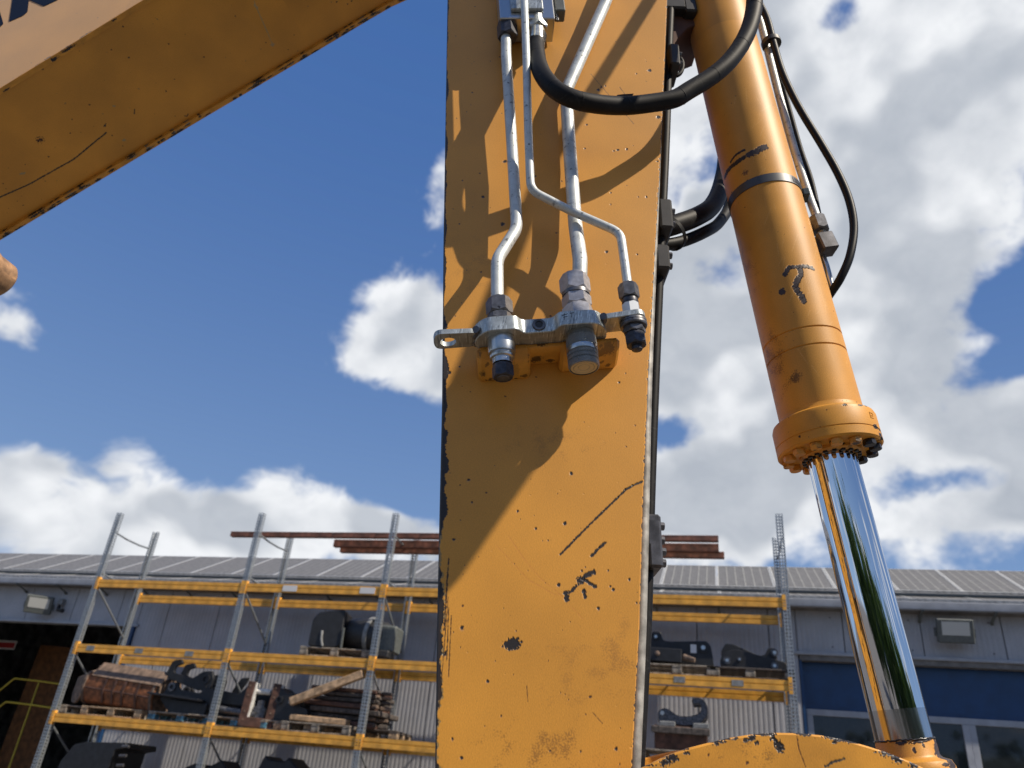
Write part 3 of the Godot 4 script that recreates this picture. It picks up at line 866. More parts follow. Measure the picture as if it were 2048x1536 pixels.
func wall_panel(x0: float, x1: float, y0: float, y1: float, parent: Node3D) -> void:
	var key := "panel %.3f %.3f" % [x1 - x0, y1 - y0]
	if not meshes.has(key):
		var g := Geo.new()
		var w := x1 - x0 - 0.016
		var poly := PackedVector2Array([Vector2(0, -0.04), Vector2(0, 0.0)])
		var ribs := maxi(1, int(round(w / 0.0758)))
		var s := w / ribs
		for i in ribs:
			if i > 0: poly.append(Vector2(i * s, 0))
			poly.append(Vector2(i * s + s * 0.46, 0))
			poly.append(Vector2(i * s + s * 0.58, -0.0035))
			poly.append(Vector2(i * s + s * 0.88, -0.0035))
		poly.append(Vector2(w, 0)); poly.append(Vector2(w, -0.04))
		# the section lies in x and z; sweep it along y
		for i in range(1, poly.size() - 2):
			var a := poly[i]; var b := poly[i + 1]
			g.face([Vector3(a.x, 0, a.y), Vector3(b.x, 0, b.y), Vector3(b.x, y1 - y0, b.y), Vector3(a.x, y1 - y0, a.y)], Vector3(0, 0, 1))
		for x in [0.0, w]:
			g.face([Vector3(x, 0, 0), Vector3(x, y1 - y0, 0), Vector3(x, y1 - y0, -0.04), Vector3(x, 0, -0.04)], Vector3(-1 if x == 0.0 else 1, 0, 0))
		meshes[key] = g.done()
	var o := part("wall_panel", meshes[key], M.wall, parent)
	o.position += Vector3(x0 + 0.008, y0, WZ)

func make_building() -> void:
	var b := thing("workshop", "low grey metal workshop with solar roof, dark doorway and blue door front", "building", Vector3(0, 0, WZ), site())
	# carcass: closed room with two openings
	var g := Geo.new()
	var z := WZ - 0.045
	var d := 0.10
	for q in [[-24.0, -17.2, 0.0, 4.8], [-17.2, -11.36, 4.03, 4.8], [-11.36, 1.165, 0.0, 4.8], [1.165, 9.2, 4.06, 4.8], [9.2, 14.0, 0.0, 4.8]]:
		g.box(Vector3((q[0] + q[1]) / 2, (q[2] + q[3]) / 2, z - d / 2), Vector3(q[1] - q[0], q[3] - q[2], d))
	g.box(Vector3(-5, 4.0, -24.05), Vector3(38, 8.0, 0.1))
	g.prism(v2([[-13.8, 0.0], [-13.8, 4.86], [-24.0, 7.98], [-24.0, 0.0]]), Transform3D(Basis(Vector3(0, 0, 1), Vector3(0, 1, 0), Vector3(1, 0, 0)), Vector3.ZERO), -24.05 - 0.05, -24.05 + 0.05)
	g.prism(v2([[-13.8, 0.0], [-13.8, 4.86], [-24.0, 7.98], [-24.0, 0.0]]), Transform3D(Basis(Vector3(0, 0, 1), Vector3(0, 1, 0), Vector3(1, 0, 0)), Vector3.ZERO), 14.05 - 0.05, 14.05 + 0.05)
	g.box(Vector3(-5, 0.02, -18.9), Vector3(38, 0.04, 10.2))
	part("wall", g, M.inside, b)
	var k0 := -12
	while SEAM + PANEL * (k0 - 0) > -23.0: k0 -= 1
	for k in range(k0, 13):
		var x0 := SEAM + PANEL * k; var x1 := x0 + PANEL
		var cuts := [[x0, x1]]
		for c in [-17.2, -11.36, 1.165, 9.2]:
			var nxt := []
			for q in cuts:
				if c > q[0] + 0.01 and c < q[1] - 0.01:
					nxt.append([q[0], c]); nxt.append([c, q[1]])
				else:
					nxt.append(q)
			cuts = nxt
		for q in cuts:
			var mid: float = (q[0] + q[1]) / 2
			var low := 0.0
			if mid > -17.2 and mid < -11.36: low = 4.085
			if mid > 1.165 and mid < 9.2: low = 4.115
			wall_panel(q[0], q[1], low, 4.80, b)
	# flashing over the two openings
	for q in [[-17.3, -11.30, 4.03], [1.10, 9.3, 4.06]]:
		g = Geo.new()
		g.box(Vector3((q[0] + q[1]) / 2, q[2] + 0.027, WZ + 0.012), Vector3(q[1] - q[0], 0.054, 0.07), Basis.IDENTITY, 0.006)
		part("lintel", g, M.trim, b)
	for x in [1.945, 3.112, 4.245]:
		for y in [4.20, 4.66]:
			g = Geo.new()
			g.lathe([Vector2(0, -0.004), Vector2(0.012, -0.004), Vector2(0.012, 0.004), Vector2(0.0, 0.007)], Transform3D(Basis(Vector3.RIGHT, PI / 2), Vector3(x - 0.25, y, WZ + 0.004)), 8)
			part("screw", g, M.joint, b)
	g = Geo.new()
	g.box(Vector3(-11.415, 2.015, WZ + 0.006), Vector3(0.105, 4.03, 0.10), Basis.IDENTITY, 0.006)
	part("door_jamb", g, M.blue, b)
	# roof sheet with its overhang, gutter, gutter brackets
	g = Geo.new()
	var s := 0.306
	g.prism(v2([[-13.45, 4.83], [-24.3, 4.83 + 10.85 * s], [-24.3, 4.76 + 10.85 * s], [-13.45, 4.76]]), Transform3D(Basis(Vector3(0, 0, 1), Vector3(0, 1, 0), Vector3(1, 0, 0)), Vector3.ZERO), -24.4, 14.4)
	part("roof", g, M.roof, b)
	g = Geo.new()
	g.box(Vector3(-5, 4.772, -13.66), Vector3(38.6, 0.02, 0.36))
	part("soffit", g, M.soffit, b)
	g = Geo.new()
	g.prism(v2([[-13.385, 4.868], [-13.39, 4.875], [-13.40, 4.868], [-13.402, 4.775], [-13.47, 4.775], [-13.472, 4.865], [-13.482, 4.865], [-13.482, 4.755], [-13.44, 4.752], [-13.395, 4.757], [-13.39, 4.775]]), Transform3D(Basis(Vector3(0, 0, 1), Vector3(0, 1, 0), Vector3(1, 0, 0)), Vector3.ZERO), -24.4, 14.4)
	part("gutter", g, M.trim, b)
	var br := Geo.new()
	br.prism(v2([[-13.40, 4.752], [-13.74, 4.66], [-13.74, 4.62], [-13.72, 4.62], [-13.66, 4.665], [-13.40, 4.735]]), Transform3D(Basis(Vector3(0, 0, 1), Vector3(0, 1, 0), Vector3(1, 0, 0)), Vector3.ZERO), -0.02, 0.02)
	var brm := br.done()
	for i in 36:
		var o := part("gutter_bracket", brm, M.lamp_body, b)
		o.position.x += -23.5 + 1.02 * i
	# solar modules in two rows, the upper one stood up on struts
	var frame := Geo.new()
	for q in [[0.0, 0.01, 0.985, 0.02], [0.0, 1.63, 0.985, 0.02]]:
		frame.box(Vector3(0.4925, q[1], 0), Vector3(0.975, 0.022, 0.04))
	for x in [0.011, 0.964]:
		frame.box(Vector3(x, 0.82, 0), Vector3(0.022, 1.598, 0.04))
	var fm := frame.done()
	var pane := Geo.new()
	pane.quad_n(Vector3(0.022, 0.021, 0.014), Vector3(0.953, 0.021, 0.014), Vector3(0.953, 1.619, 0.014), Vector3(0.022, 1.619, 0.014), Vector3.BACK, Vector3.BACK, Vector3.BACK, Vector3.BACK, Vector2(0, 1), Vector2(1, 1), Vector2(1, 0), Vector2(0, 0))
	pane.face([Vector3(0.022, 0.021, 0.006), Vector3(0.953, 0.021, 0.006), Vector3(0.953, 1.619, 0.006), Vector3(0.022, 1.619, 0.006)], Vector3.FORWARD)
	var panem := pane.done()
	for row in 2:
		var tilt := atan(s) if row == 0 else 0.487
		for i in 32:
			var o := part("solar_panel", fm, M.alu, b)
			var q := part("pane", panem, M.cells, o)
			q.position = Vector3.ZERO
			var at := Vector3(-22.675 + 0.985 * i, 4.955, -13.62) if row == 0 else Vector3(-22.71 + 0.985 * i, 5.265, -14.32)
			o.transform = Transform3D(Basis(Vector3.RIGHT, -(PI / 2 - tilt)), at - base[b])
	g = Geo.new()
	g.box(Vector3(-5, 5.225, -14.36), Vector3(38, 0.04, 0.04))
	part("mounting_rail", g, M.lamp_body, b)
	for x in [-12.4, -9.9, -7.3, -4.8, -0.82, -0.68, 0.72, 3.1, 3.6]:
		g = Geo.new()
		g.box(Vector3(x, 5.13, -14.36), Vector3(0.05, 0.16, 0.05))
		part("roof_hook", g, M.lamp_body, b)
	# blue door front, set back, with a row of windows
	var zz := WZ - 0.16
	g = Geo.new()
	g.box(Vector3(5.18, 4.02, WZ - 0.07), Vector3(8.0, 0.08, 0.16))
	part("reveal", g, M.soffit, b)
	g = Geo.new()
	g.box(Vector3(5.18, 3.62, zz - 0.02), Vector3(8.02, 0.76, 0.05))
	part("fascia", g, M.blue, b, "dark blue panel above the window row")
	g = Geo.new()
	g.box(Vector3(1.188, 2.0, WZ - 0.09), Vector3(0.045, 4.0, 0.16))
	part("door_jamb", g, M.blue, b)
	for i in 5:
		var w := part("window", window_mesh(), M.trim, b)
		w.position += Vector3(1.225 + 2.27 * i, 1.75, zz)
		var gl := Geo.new()
		gl.face([Vector3(0.09, 0.09, 0.02), Vector3(2.18, 0.09, 0.02), Vector3(2.18, 1.43, 0.02), Vector3(0.09, 1.43, 0.02)], Vector3.BACK)
		part("pane", gl, M.glass, w)
	g = Geo.new()
	g.box(Vector3(5.18, 0.87, zz), Vector3(8.0, 1.74, 0.06))
	part("door_panel", g, M.blue, b)
	# things seen in the dark doorway
	var t := thing("board", "orange brown board leaning deep inside the dark doorway", "board", Vector3(-16.2, 0.04, -17.0), site())
	g = Geo.new()
	g.box(Vector3(-16.2, 2.05, -17.0), Vector3(1.05, 4.0, 0.05), Basis(Vector3.BACK, -0.03), 0.004)
	part("panel", g, M.orange_board, t)
	t = thing("railing", "thin yellow handrail inside the dark doorway", "railing", Vector3(-14.9, 0.04, -15.0), site())
	for y in [3.03, 2.55]:
		g = Geo.new()
		g.tube(bent(v3([[-15.55, y - 0.42, -15], [-15.1, y + 0.02, -15], [-14.45, y, -15], [-13.7, y - 0.04, -15]]), 0.06), 0.018, 8)
		part("rail", g, M.railing, t)
	for x in [-14.42, -13.75]:
		g = Geo.new()
		g.tube(v3([[x, 0.04, -15], [x, 3.0, -15]]), 0.018, 8)
		part("post", g, M.railing, t)
	t = thing("sign_board", "red and white sign hung inside the dark doorway", "sign", Vector3(-16.8, 3.7, -16.0), site())
	g = Geo.new()
	g.box(Vector3(-16.8, 3.88, -16.0), Vector3(0.76, 0.20, 0.02))
	part("panel", g, M.white, t)
	g = Geo.new()
	g.box(Vector3(-16.8, 3.87, -15.985), Vector3(0.72, 0.12, 0.012))
	part("band", g, M.red, t)

func window_mesh() -> ArrayMesh:
	if not meshes.has("window"):
		var g := Geo.new()
		g.box(Vector3(1.135, 1.475, 0.02), Vector3(2.27, 0.09, 0.07), Basis.IDENTITY, 0.004)
		g.box(Vector3(1.135, 0.045, 0.02), Vector3(2.27, 0.09, 0.07), Basis.IDENTITY, 0.004)
		g.box(Vector3(0.045, 0.76, 0.02), Vector3(0.09, 1.338, 0.07), Basis.IDENTITY, 0.004)
		g.box(Vector3(2.225, 0.76, 0.02), Vector3(0.09, 1.338, 0.07), Basis.IDENTITY, 0.004)
		meshes["window"] = g.done()
	return meshes["window"]

# ---------------------------------------------------------------- pallet rack
const POSTS := [-11.06, -8.0, -5.39, -2.19, 0.91]
const FRONT := -12.0
const REAR := -13.107
const LEVELS := [4.54, 3.40, 2.267, 1.13]

func perforated(g: Geo, o: Vector3, ux: Vector3, w: float, h: float, cols: Array, hw: float, pitch: float) -> void:   # sheet standing on o with slots in columns
	var out := ux.cross(Vector3.UP)
	var q := func(x0: float, y0: float, x1: float, y1: float) -> void:
		g.face([o + ux * x0 + Vector3(0, y0, 0), o + ux * x1 + Vector3(0, y0, 0), o + ux * x1 + Vector3(0, y1, 0), o + ux * x0 + Vector3(0, y1, 0)], out)
	var y := 0.0
	while y < h - 0.001:
		q.call(0.0, y, w, y + pitch * 0.42)
		var x := 0.0
		for c in cols:
			# slots narrow downwards
			var a := o + Vector3(0, y + pitch * 0.42, 0); var b := o + Vector3(0, y + pitch, 0)
			g.face([a + ux * x, a + ux * (c - hw * 0.32), b + ux * (c - hw * 0.5), b + ux * x], out)
			g.face([a + ux * (c + hw * 0.32), a + ux * (c + hw * 0.5), b + ux * (c + hw * 0.5)], out)
			x = c + hw * 0.5
		q.call(x, y + pitch * 0.42, w, y + pitch)
		y += pitch
	q.call(0.0, y, w, y + 0.01)

func make_rack() -> void:
	var r := thing("pallet_rack", "tall pallet rack with galvanised perforated posts and yellow beams against the workshop", "pallet rack", Vector3(-5, 0, -12.5), site())
	var u := Geo.new()      # an upright, x centred, its front at z 0
	perforated(u, Vector3(-0.05, 0, 0), Vector3.RIGHT, 0.10, 5.79, [0.028, 0.072], 0.032, 0.05)
	perforated(u, Vector3(-0.05, 0, -0.085), Vector3(0, 0, 1), 0.085, 5.79, [0.045], 0.032, 0.05)
	perforated(u, Vector3(0.05, 0, -0.085), Vector3(0, 0, 1), 0.085, 5.79, [0.045], 0.032, 0.05)
	for x in [-0.041, 0.041]:
		u.box(Vector3(x, 2.9, -0.086), Vector3(0.018, 5.8, 0.002))
	var um := u.done()
	for x in POSTS:
		for z in [FRONT, REAR]:
			var o := part("upright", um, M.galv, r)
			o.position += Vector3(x, 0, z)
			if z == REAR:
				o.transform.basis = Basis(Vector3.UP, PI)
				o.position += Vector3(0, -0.01, -0.085)
			var f := Geo.new()
			f.box(Vector3(0, 0.005, -0.042), Vector3(0.14, 0.01, 0.14))
			part("foot_plate", f, M.galv, o)
		# ties between the front and the rear post
		for q in [[5.44, 5.44], [4.66, 4.66], [4.42, 3.70], [3.24, 2.52], [2.10, 1.38], [0.3, 0.3]]:
			var g := Geo.new()
			var a := Vector3(x + 0.012, q[0], FRONT - 0.05); var c := Vector3(x + 0.012, q[1], REAR - 0.03)
			var bow := Vector3(0, -0.03 if q[0] == q[1] else 0.0, 0)
			g.tube([a, a.lerp(c, 0.33) + bow, a.lerp(c, 0.66) + bow, c], 0.017, 8)
			part("tie", g, M.galv, r)
	for i in POSTS.size() - 1:
		for lv in LEVELS:
			for side in 2:
				var x0: float = POSTS[i] + 0.052; var x1: float = POSTS[i + 1] - 0.052
				var z0 := -12.012 if side == 0 else REAR - 0.072
				var key := "beam %.2f" % (x1 - x0)
				if not meshes.has(key):
					var g := Geo.new()
					g.prism(v2([[0, 0], [0, -0.055], [-0.006, -0.058], [-0.010, -0.064], [-0.006, -0.070], [0, -0.073], [0, -0.138], [-0.05, -0.138], [-0.05, 0]]), Transform3D(Basis(Vector3(0, 0, 1), Vector3(0, 1, 0), Vector3(1, 0, 0)), Vector3.ZERO), 0.0, x1 - x0)
					meshes[key] = g.done()
				var bm := part("beam", meshes[key], M.rack_yellow, r)
				bm.position += Vector3(x0, lv, z0)
				for e in 2:
					var c := part("connector", connector_mesh(e), M.rack_yellow, bm)
					c.position = Vector3(0.0 if e == 0 else x1 - x0, -0.07, 0.0)
	for q in [[-7.105, 4.47], [-5.67, 4.47]]:
		var g := Geo.new()
		g.box(Vector3(q[0], q[1], -12.009), Vector3(0.27, 0.10, 0.004))
		part("paper_label", g, M.paper, r)
	for q in [[-10.72, 3.335], [-9.72, 3.335], [-8.72, 3.33], [0.18, 3.33], [-0.62, 3.335]]:
		var g := Geo.new()
		g.box(Vector3(q[0], q[1], -12.009), Vector3(0.16, 0.08, 0.003))
		part("paper_label", g, M.grey_plastic, r)

func connector_mesh(e: int) -> ArrayMesh:
	var key := "connector %d" % e
	if not meshes.has(key):
		var g := Geo.new()
		var s := -1.0 if e == 0 else 1.0
		g.box(Vector3(s * 0.002, 0, -0.022), Vector3(0.004, 0.22, 0.062))
		# the plate that wraps the face of the post, with its three slots
		var o := Vector3(0.0 if e == 0 else 0.0, -0.11, 0.016)
		for q in [[0.0, 0.05], [0.066, 0.088], [0.104, 0.126], [0.142, 0.22]]:
			g.box(o + Vector3(s * 0.026, (q[0] + q[1]) * 0.5, 0), Vector3(0.048, q[1] - q[0], 0.004))
		for x in [0.006, 0.046]:
			g.box(o + Vector3(s * x, 0.11, 0), Vector3(0.010, 0.2196, 0.0038))
		meshes[key] = g.done()
	return meshes[key]

# ---------------------------------------------------------------- goods on the rack
func make_pallet(label: String, x: float, y: float, z: float, m: Material, turn := 0.0, block_m: Material = null) -> void:
	# a 1.2 by 0.8 m pallet, its long side along x, standing on y with its middle at x, z
	var t := thing("pallet", label, "pallet", Vector3.ZERO, site() * Transform3D(Basis(Vector3.UP, turn), Vector3(x, y, z)), "pallets on the rack")
	base[t] = Vector3.ZERO
	var bm: Material = block_m if block_m else m
	if not meshes.has("pallet top"):
		for q in [["pallet top", Vector3(1.2, 0.022, 0.13)], ["pallet thin", Vector3(1.2, 0.022, 0.10)], ["pallet cross", Vector3(0.13, 0.022, 0.8)], ["pallet block", Vector3(0.135, 0.078, 0.12)]]:
			var g := Geo.new()
			g.box(Vector3.ZERO, q[1], Basis.IDENTITY, 0.004)
			meshes[q[0]] = g.done()
	for i in 5:
		var o := part("board", meshes["pallet top" if i % 2 == 0 else "pallet thin"], m, t)
		o.position = Vector3(0, 0.133, -0.335 + 0.1675 * i)
	for i in 3:
		var o := part("board", meshes["pallet cross"], m, t)
		o.position = Vector3(-0.53 + 0.53 * i, 0.111, 0)
		o = part("board", meshes["pallet thin"], m, t)
		o.position = Vector3(0, 0.011, -0.335 + 0.335 * i)
		for j in 3:
			o = part("block", meshes["pallet block"], bm, t)
			o.position = Vector3(-0.53 + 0.53 * i, 0.061, -0.335 + 0.335 * j)

func on_x(o: Vector3) -> Transform3D:      # section in (z, y), swept along x
	return Transform3D(Basis(Vector3(0, 0, 1), Vector3(0, 1, 0), Vector3(1, 0, 0)), o)

func plate(g: Geo, pts: Array, x: float, y: float, z: float, th: float, ch := 0.006) -> void:   # outline in (x, y), standing at z
	g.prism(round_poly(v2(pts), 0.03, 3), Transform3D(Basis.IDENTITY, Vector3(x, y, z)), -th / 2, th / 2, ch)

func ring_boss(g: Geo, x: float, y: float, z: float, r0: float, r1: float, th: float) -> void:
	g.lathe([Vector2(r1, -th / 2), Vector2(r0, -th / 2), Vector2(r0, th / 2), Vector2(r1, th / 2), Vector2(r1, -th / 2)], Transform3D(Basis(Vector3.RIGHT, PI / 2), Vector3(x, y, z)), 20)

func make_goods() -> void:
	var L3: float = LEVELS[2]; var L2: float = LEVELS[1]; var L4: float = LEVELS[3]
	# ---- first bay, third level: rusty bucket on a pale pallet
	make_pallet("pale wooden pallet under the rusty digging bucket", -9.93, L3, -12.42, M.wood, 0.0)
	make_pallet("grey pallet end sticking out left of the rusty bucket", -10.52, L3, -12.60, M.wood_grey, 0.12)
	var t := thing("digging_bucket", "rusty orange brown digging bucket lying on a pale pallet", "bucket", Vector3(-10.1, L3 + 0.15, -12.5), site())
	var tilt := Basis(Vector3.BACK, -0.075)
	var o := Vector3(-10.12, L3 + 0.155, -12.52)
	var xf := Transform3D(tilt, o) * on_x(Vector3.ZERO)
	var g := Geo.new()
	g.prism(v2([[-0.30, 0.02], [0.22, 0.0], [0.34, 0.06], [0.43, 0.24], [0.40, 0.47], [0.365, 0.465], [0.395, 0.24], [0.315, 0.09], [0.21, 0.03], [-0.30, 0.05]]), xf, -0.58, 0.84, 0.004)
	part("shell", g, M.rust, t)
	for s in [-0.60, 0.80]:
		g = Geo.new()
		g.prism(v2([[-0.32, 0.0], [0.23, -0.02], [0.35, 0.04], [0.445, 0.24], [0.415, 0.49], [0.10, 0.60], [-0.20, 0.62], [-0.34, 0.40]]), xf, s - 0.02, s + 0.03, 0.006)
		part("side_plate", g, M.rust_grey, t)
	g = Geo.new()
	g.prism(v2([[0.435, 0.45], [0.25, 0.69], [0.22, 0.675], [0.40, 0.435]]), xf, -0.50, 0.90, 0.004)
	part("cutting_edge", g, M.rust_grey, t)
	g = Geo.new()
	g.prism(v2([[0.10, 0.60], [-0.20, 0.62], [-0.20, 0.66], [0.10, 0.64]]), xf, -0.72, 0.10, 0.004)
	g.prism(v2([[0.12, 0.50], [-0.22, 0.52], [-0.22, 0.55], [0.12, 0.53]]), xf, -0.80, 0.05, 0.004)
	part("back_plate", g, M.rust_grey, t)
	g = Geo.new()
	g.box(xf * Vector3(0.425, 0.25, 0.13), Vector3(1.38, 0.03, 0.03), tilt, 0.008)
	part("crease", g, M.rust_brown, t)
	for x in [-0.16, 0.04, 0.24, 0.52]:  # thin dark strips over the front of the shell
		g = Geo.new()
		g.prism(v2([[0.35, 0.06], [0.44, 0.24], [0.41, 0.46], [0.425, 0.46], [0.455, 0.24], [0.36, 0.05]]), xf, x - 0.022, x + 0.022, 0.002)
		part("thin_strip", g, M.rust_brown, t)
	# crushed grey plate part at its left end
	g = Geo.new()
	g.prism(round_poly(v2([[-0.20, 0.42], [-0.24, 0.12], [-0.16, 0.0], [0.06, -0.02], [0.20, 0.10], [0.20, 0.46]]), 0.06), Transform3D(Basis(Vector3.UP, -0.55), Vector3(-10.86, LEVELS[2] + 0.20, -12.22)), -0.02, 0.02, 0.006)
	part("cheek", g, M.rust_grey, t)
	# ---- black quick-hitch frames on a blue pallet
	make_pallet("pallet with blue painted blocks under the black hitch frames", -8.62, L3, -12.45, M.wood_grey, 0.03, M.wood_blue)
	make_pallet("blue flecked pallet right of the second post, beside the brown mounting frame", -7.62, L3, -12.50, M.wood_grey, -0.05, M.wood_blue)
	t = thing("hitch_attachment", "black hitch frame with upturned hook, topmost of the stack beside the second post", "hitch frame", Vector3(-8.75, L3 + 0.62, -12.4), site())
	for z in [-12.25, -12.62]:
		g = Geo.new()
		plate(g, [[-0.50, 0.04], [-0.42, 0.30], [-0.26, 0.34], [-0.20, 0.27], [-0.33, 0.22], [-0.34, 0.12], [0.05, 0.04], [0.22, 0.16], [0.40, 0.18], [0.46, 0.06], [0.44, -0.10], [0.20, -0.14]], -8.74, L3 + 0.66, z, 0.05)
		part("hook_plate", g, M.black_paint, t)
		g = Geo.new()
		ring_boss(g, -8.42, L3 + 0.70, z + 0.03, 0.075, 0.042, 0.03)
		part("pin_boss", g, M.black_paint, t)
	g = Geo.new()
	g.tube(v3([[-8.42, L3 + 0.56, -12.2], [-8.42, L3 + 0.56, -12.67]]), 0.05, 12)
	part("cross_tube", g, M.black_paint, t)
	t = thing("hitch_attachment", "black hitch frame with two lug eyes, lower one on the blue pallet", "hitch frame", Vector3(-8.75, L3 + 0.15, -12.4), site())
	for z in [-12.18, -12.60]:
		g = Geo.new()
		plate(g, [[-0.54, 0.20], [-0.42, 0.44], [-0.30, 0.47], [-0.20, 0.36], [0.18, 0.32], [0.30, 0.42], [0.50, 0.38], [0.52, 0.12], [0.36, 0.0], [-0.30, 0.0]], -8.62, L3 + 0.15, z, 0.05)
		part("side_plate", g, M.black_paint, t)
		g = Geo.new()
		ring_boss(g, -8.98, L3 + 0.54, z + 0.03, 0.07, 0.035, 0.03)
		part("pin_boss", g, M.steel_dark, t)
	g = Geo.new()
	g.box(Vector3(-8.78, L3 + 0.38, -12.2), Vector3(1.0, 0.03, 0.5), Basis(Vector3.BACK, -0.06), 0.004)
	part("top_plate", g, M.black_paint, t)
	g = Geo.new()
	g.box(Vector3(-8.55, L3 + 0.22, -12.15), Vector3(0.70, 0.22, 0.10), Basis(Vector3.BACK, -0.05), 0.01)
	part("cross_plate", g, M.black_paint, t)
	t = thing("hitch_attachment", "pair of black lug plates stacked between the second post and the brown mounting frame", "hitch frame", Vector3(-7.7, L3 + 0.15, -12.4), site())
	for q in [[-12.2, 0.42, 0.0], [-12.55, 0.40, 0.06]]:
		g = Geo.new()
		plate(g, [[-0.44, 0.02], [-0.42, 0.14], [0.05, 0.08], [0.20, 0.24], [0.36, 0.22], [0.40, 0.02], [0.36, -0.10], [-0.20, -0.08]], -7.76 + q[2], L3 + q[1], q[0], 0.05)
		part("lug_plate", g, M.black_paint, t)
	g = Geo.new()
	g.tube(v3([[-8.05, L3 + 0.26, -12.15], [-7.3, L3 + 0.20, -12.15]]), 0.055, 14)
	part("cross_tube", g, M.steel_dark, t)
	g = Geo.new()
	g.box(Vector3(-7.75, L3 + 0.22, -12.45), Vector3(0.8, 0.16, 0.4), Basis.IDENTITY, 0.01)
	part("body", g, M.black_paint, t)
	t = thing("hitch_attachment", "curved black tine standing just right behind the second post", "hitch frame", Vector3(-8.1, L3 + 0.5, -12.7), site())
	g = Geo.new()
	plate(g, [[-0.16, -0.35], [-0.20, 0.05], [-0.08, 0.26], [0.06, 0.28], [0.02, 0.18], [-0.06, 0.05], [0.0, -0.35]], -8.0, L3 + 0.55, -12.75, 0.06)
	part("tine", g, M.black_paint, t)
	# ---- brown and white mounting frame with a black breaker housing behind it
	make_pallet("weathered pallet under the mounting frame and the black housing", -6.86, L3, -12.5, M.wood_grey, 0.0, M.wood)
	t = thing("breaker_mount", "brown steel mounting frame with white painted inner cheek", "mounting frame", Vector3(-7.2, L3, -12.05), site())
	var tw := Basis(Vector3.UP, 0.25)
	var fo := Vector3(-7.22, L3 + 0.02, -12.08)
	for q in [[-0.22, 0.115], [0.20, 0.125]]:
		g = Geo.new()
		g.box(fo + tw * Vector3(q[0], 0.34, 0), Vector3(q[1], 0.66, 0.035), tw * Basis(Vector3.BACK, -0.05), 0.004)
		part("upright_plate", g, M.rust_brown, t)
		g = Geo.new()
		g.box(fo + tw * Vector3(q[0] + 0.07, 0.36, -0.10), Vector3(0.03, 0.60, 0.17), tw * Basis(Vector3.BACK, -0.05), 0.004)
		part("cheek", g, M.white, t)
		for y in [0.10, 0.22, 0.46, 0.60]:
			g = Geo.new()
			g.hex(xf_y(fo + tw * Vector3(q[0], y, 0.018), tw * Vector3(0, 0, 1), Vector3.UP), 0.013, 0.0, 0.01)
			part("bolt", g, M.rust_grey, t)
	g = Geo.new()
	g.box(fo + tw * Vector3(-0.01, 0.07, 0.002), Vector3(0.54, 0.14, 0.035), tw, 0.004)
	part("bottom_plate", g, M.rust_brown, t)
	g = Geo.new()
	g.prism(round_poly(v2([[-0.09, 0.14], [-0.10, 0.30], [-0.05, 0.32], [-0.05, 0.40], [0.05, 0.41], [0.06, 0.31], [0.10, 0.29], [0.09, 0.14]]), 0.012, 2), Transform3D(tw, fo + tw * Vector3(-0.02, 0.0, -0.10)), -0.03, 0.03, 0.003)
	part("pin_carrier", g, M.steel_dark, t)
	g = Geo.new()
	g.tube([fo + tw * Vector3(-0.14, 0.54, -0.10), fo + tw * Vector3(0.10, 0.54, -0.10)], 0.045, 12)
	part("pin", g, M.white, t)
	t = thing("breaker_housing", "black tapered breaker housing lying behind the mounting frame", "breaker", Vector3(-6.75, L3 + 0.15, -12.4), site())
	g = Geo.new()
	g.prism(round_poly(v2([[-0.36, 0.0], [-0.36, 0.52], [-0.26, 0.50], [-0.10, 0.40], [0.02, 0.42], [0.12, 0.30], [0.16, 0.30], [0.18, 0.22], [0.30, 0.20], [0.34, 0.08], [0.30, 0.0]]), 0.02, 2), Transform3D(Basis.IDENTITY, Vector3(-6.72, L3 + 0.15, -12.35)), -0.22, 0.22, 0.008)
	part("body", g, M.black_paint, t)
	g = Geo.new()
	ring_boss(g, -6.92, L3 + 0.45, -12.12, 0.06, 0.035, 0.04)
	part("pin_boss", g, M.black_paint, t)
	for x in [-6.74, -6.66]:
		g = Geo.new()
		g.box(Vector3(x, L3 + 0.42, -12.12), Vector3(0.02, 0.04, 0.03), Basis.IDENTITY, 0.004)
		part("grease_nipple", g, M.grey_plastic, t)
	# ---- slabs, timber
	make_pallet("weathered pallet carrying the pale wooden slab, left of the third post", -6.15, L3, -12.42, M.wood_grey, -0.03)
	make_pallet("brown pallet under the dark stacked slabs, behind the third post", -5.55, L3, -12.72, M.wood_dark, 0.06, M.wood)
	t = thing("timber_slab", "pale wooden slab lying on the weathered pallet", "timber", Vector3(-6.15, L3 + 0.145, -12.25), site())
	g = Geo.new()
	g.box(Vector3(-6.17, L3 + 0.20, -12.22), Vector3(0.98, 0.085, 0.30), Basis(Vector3.BACK, -0.02), 0.012)
	part("slab", g, M.wood_fresh, t)
	t = thing("timber_beam", "long squared timber beam leaning up over the dark slabs", "timber", Vector3(-6.7, L3 + 0.5, -12.4), site())
	g = Geo.new()
	g.box(Vector3(-6.10, L3 + 0.665, -12.06), Vector3(1.26, 0.12, 0.10), Basis(Vector3.BACK, 0.39), 0.01)
	part("beam", g, M.wood_fresh, t)
	var rng := RandomNumberGenerator.new()
	rng.seed = 9
	var y := L3 + 0.15
	var which := ["lowest", "second", "third", "fourth", "fifth", "sixth", "topmost"]
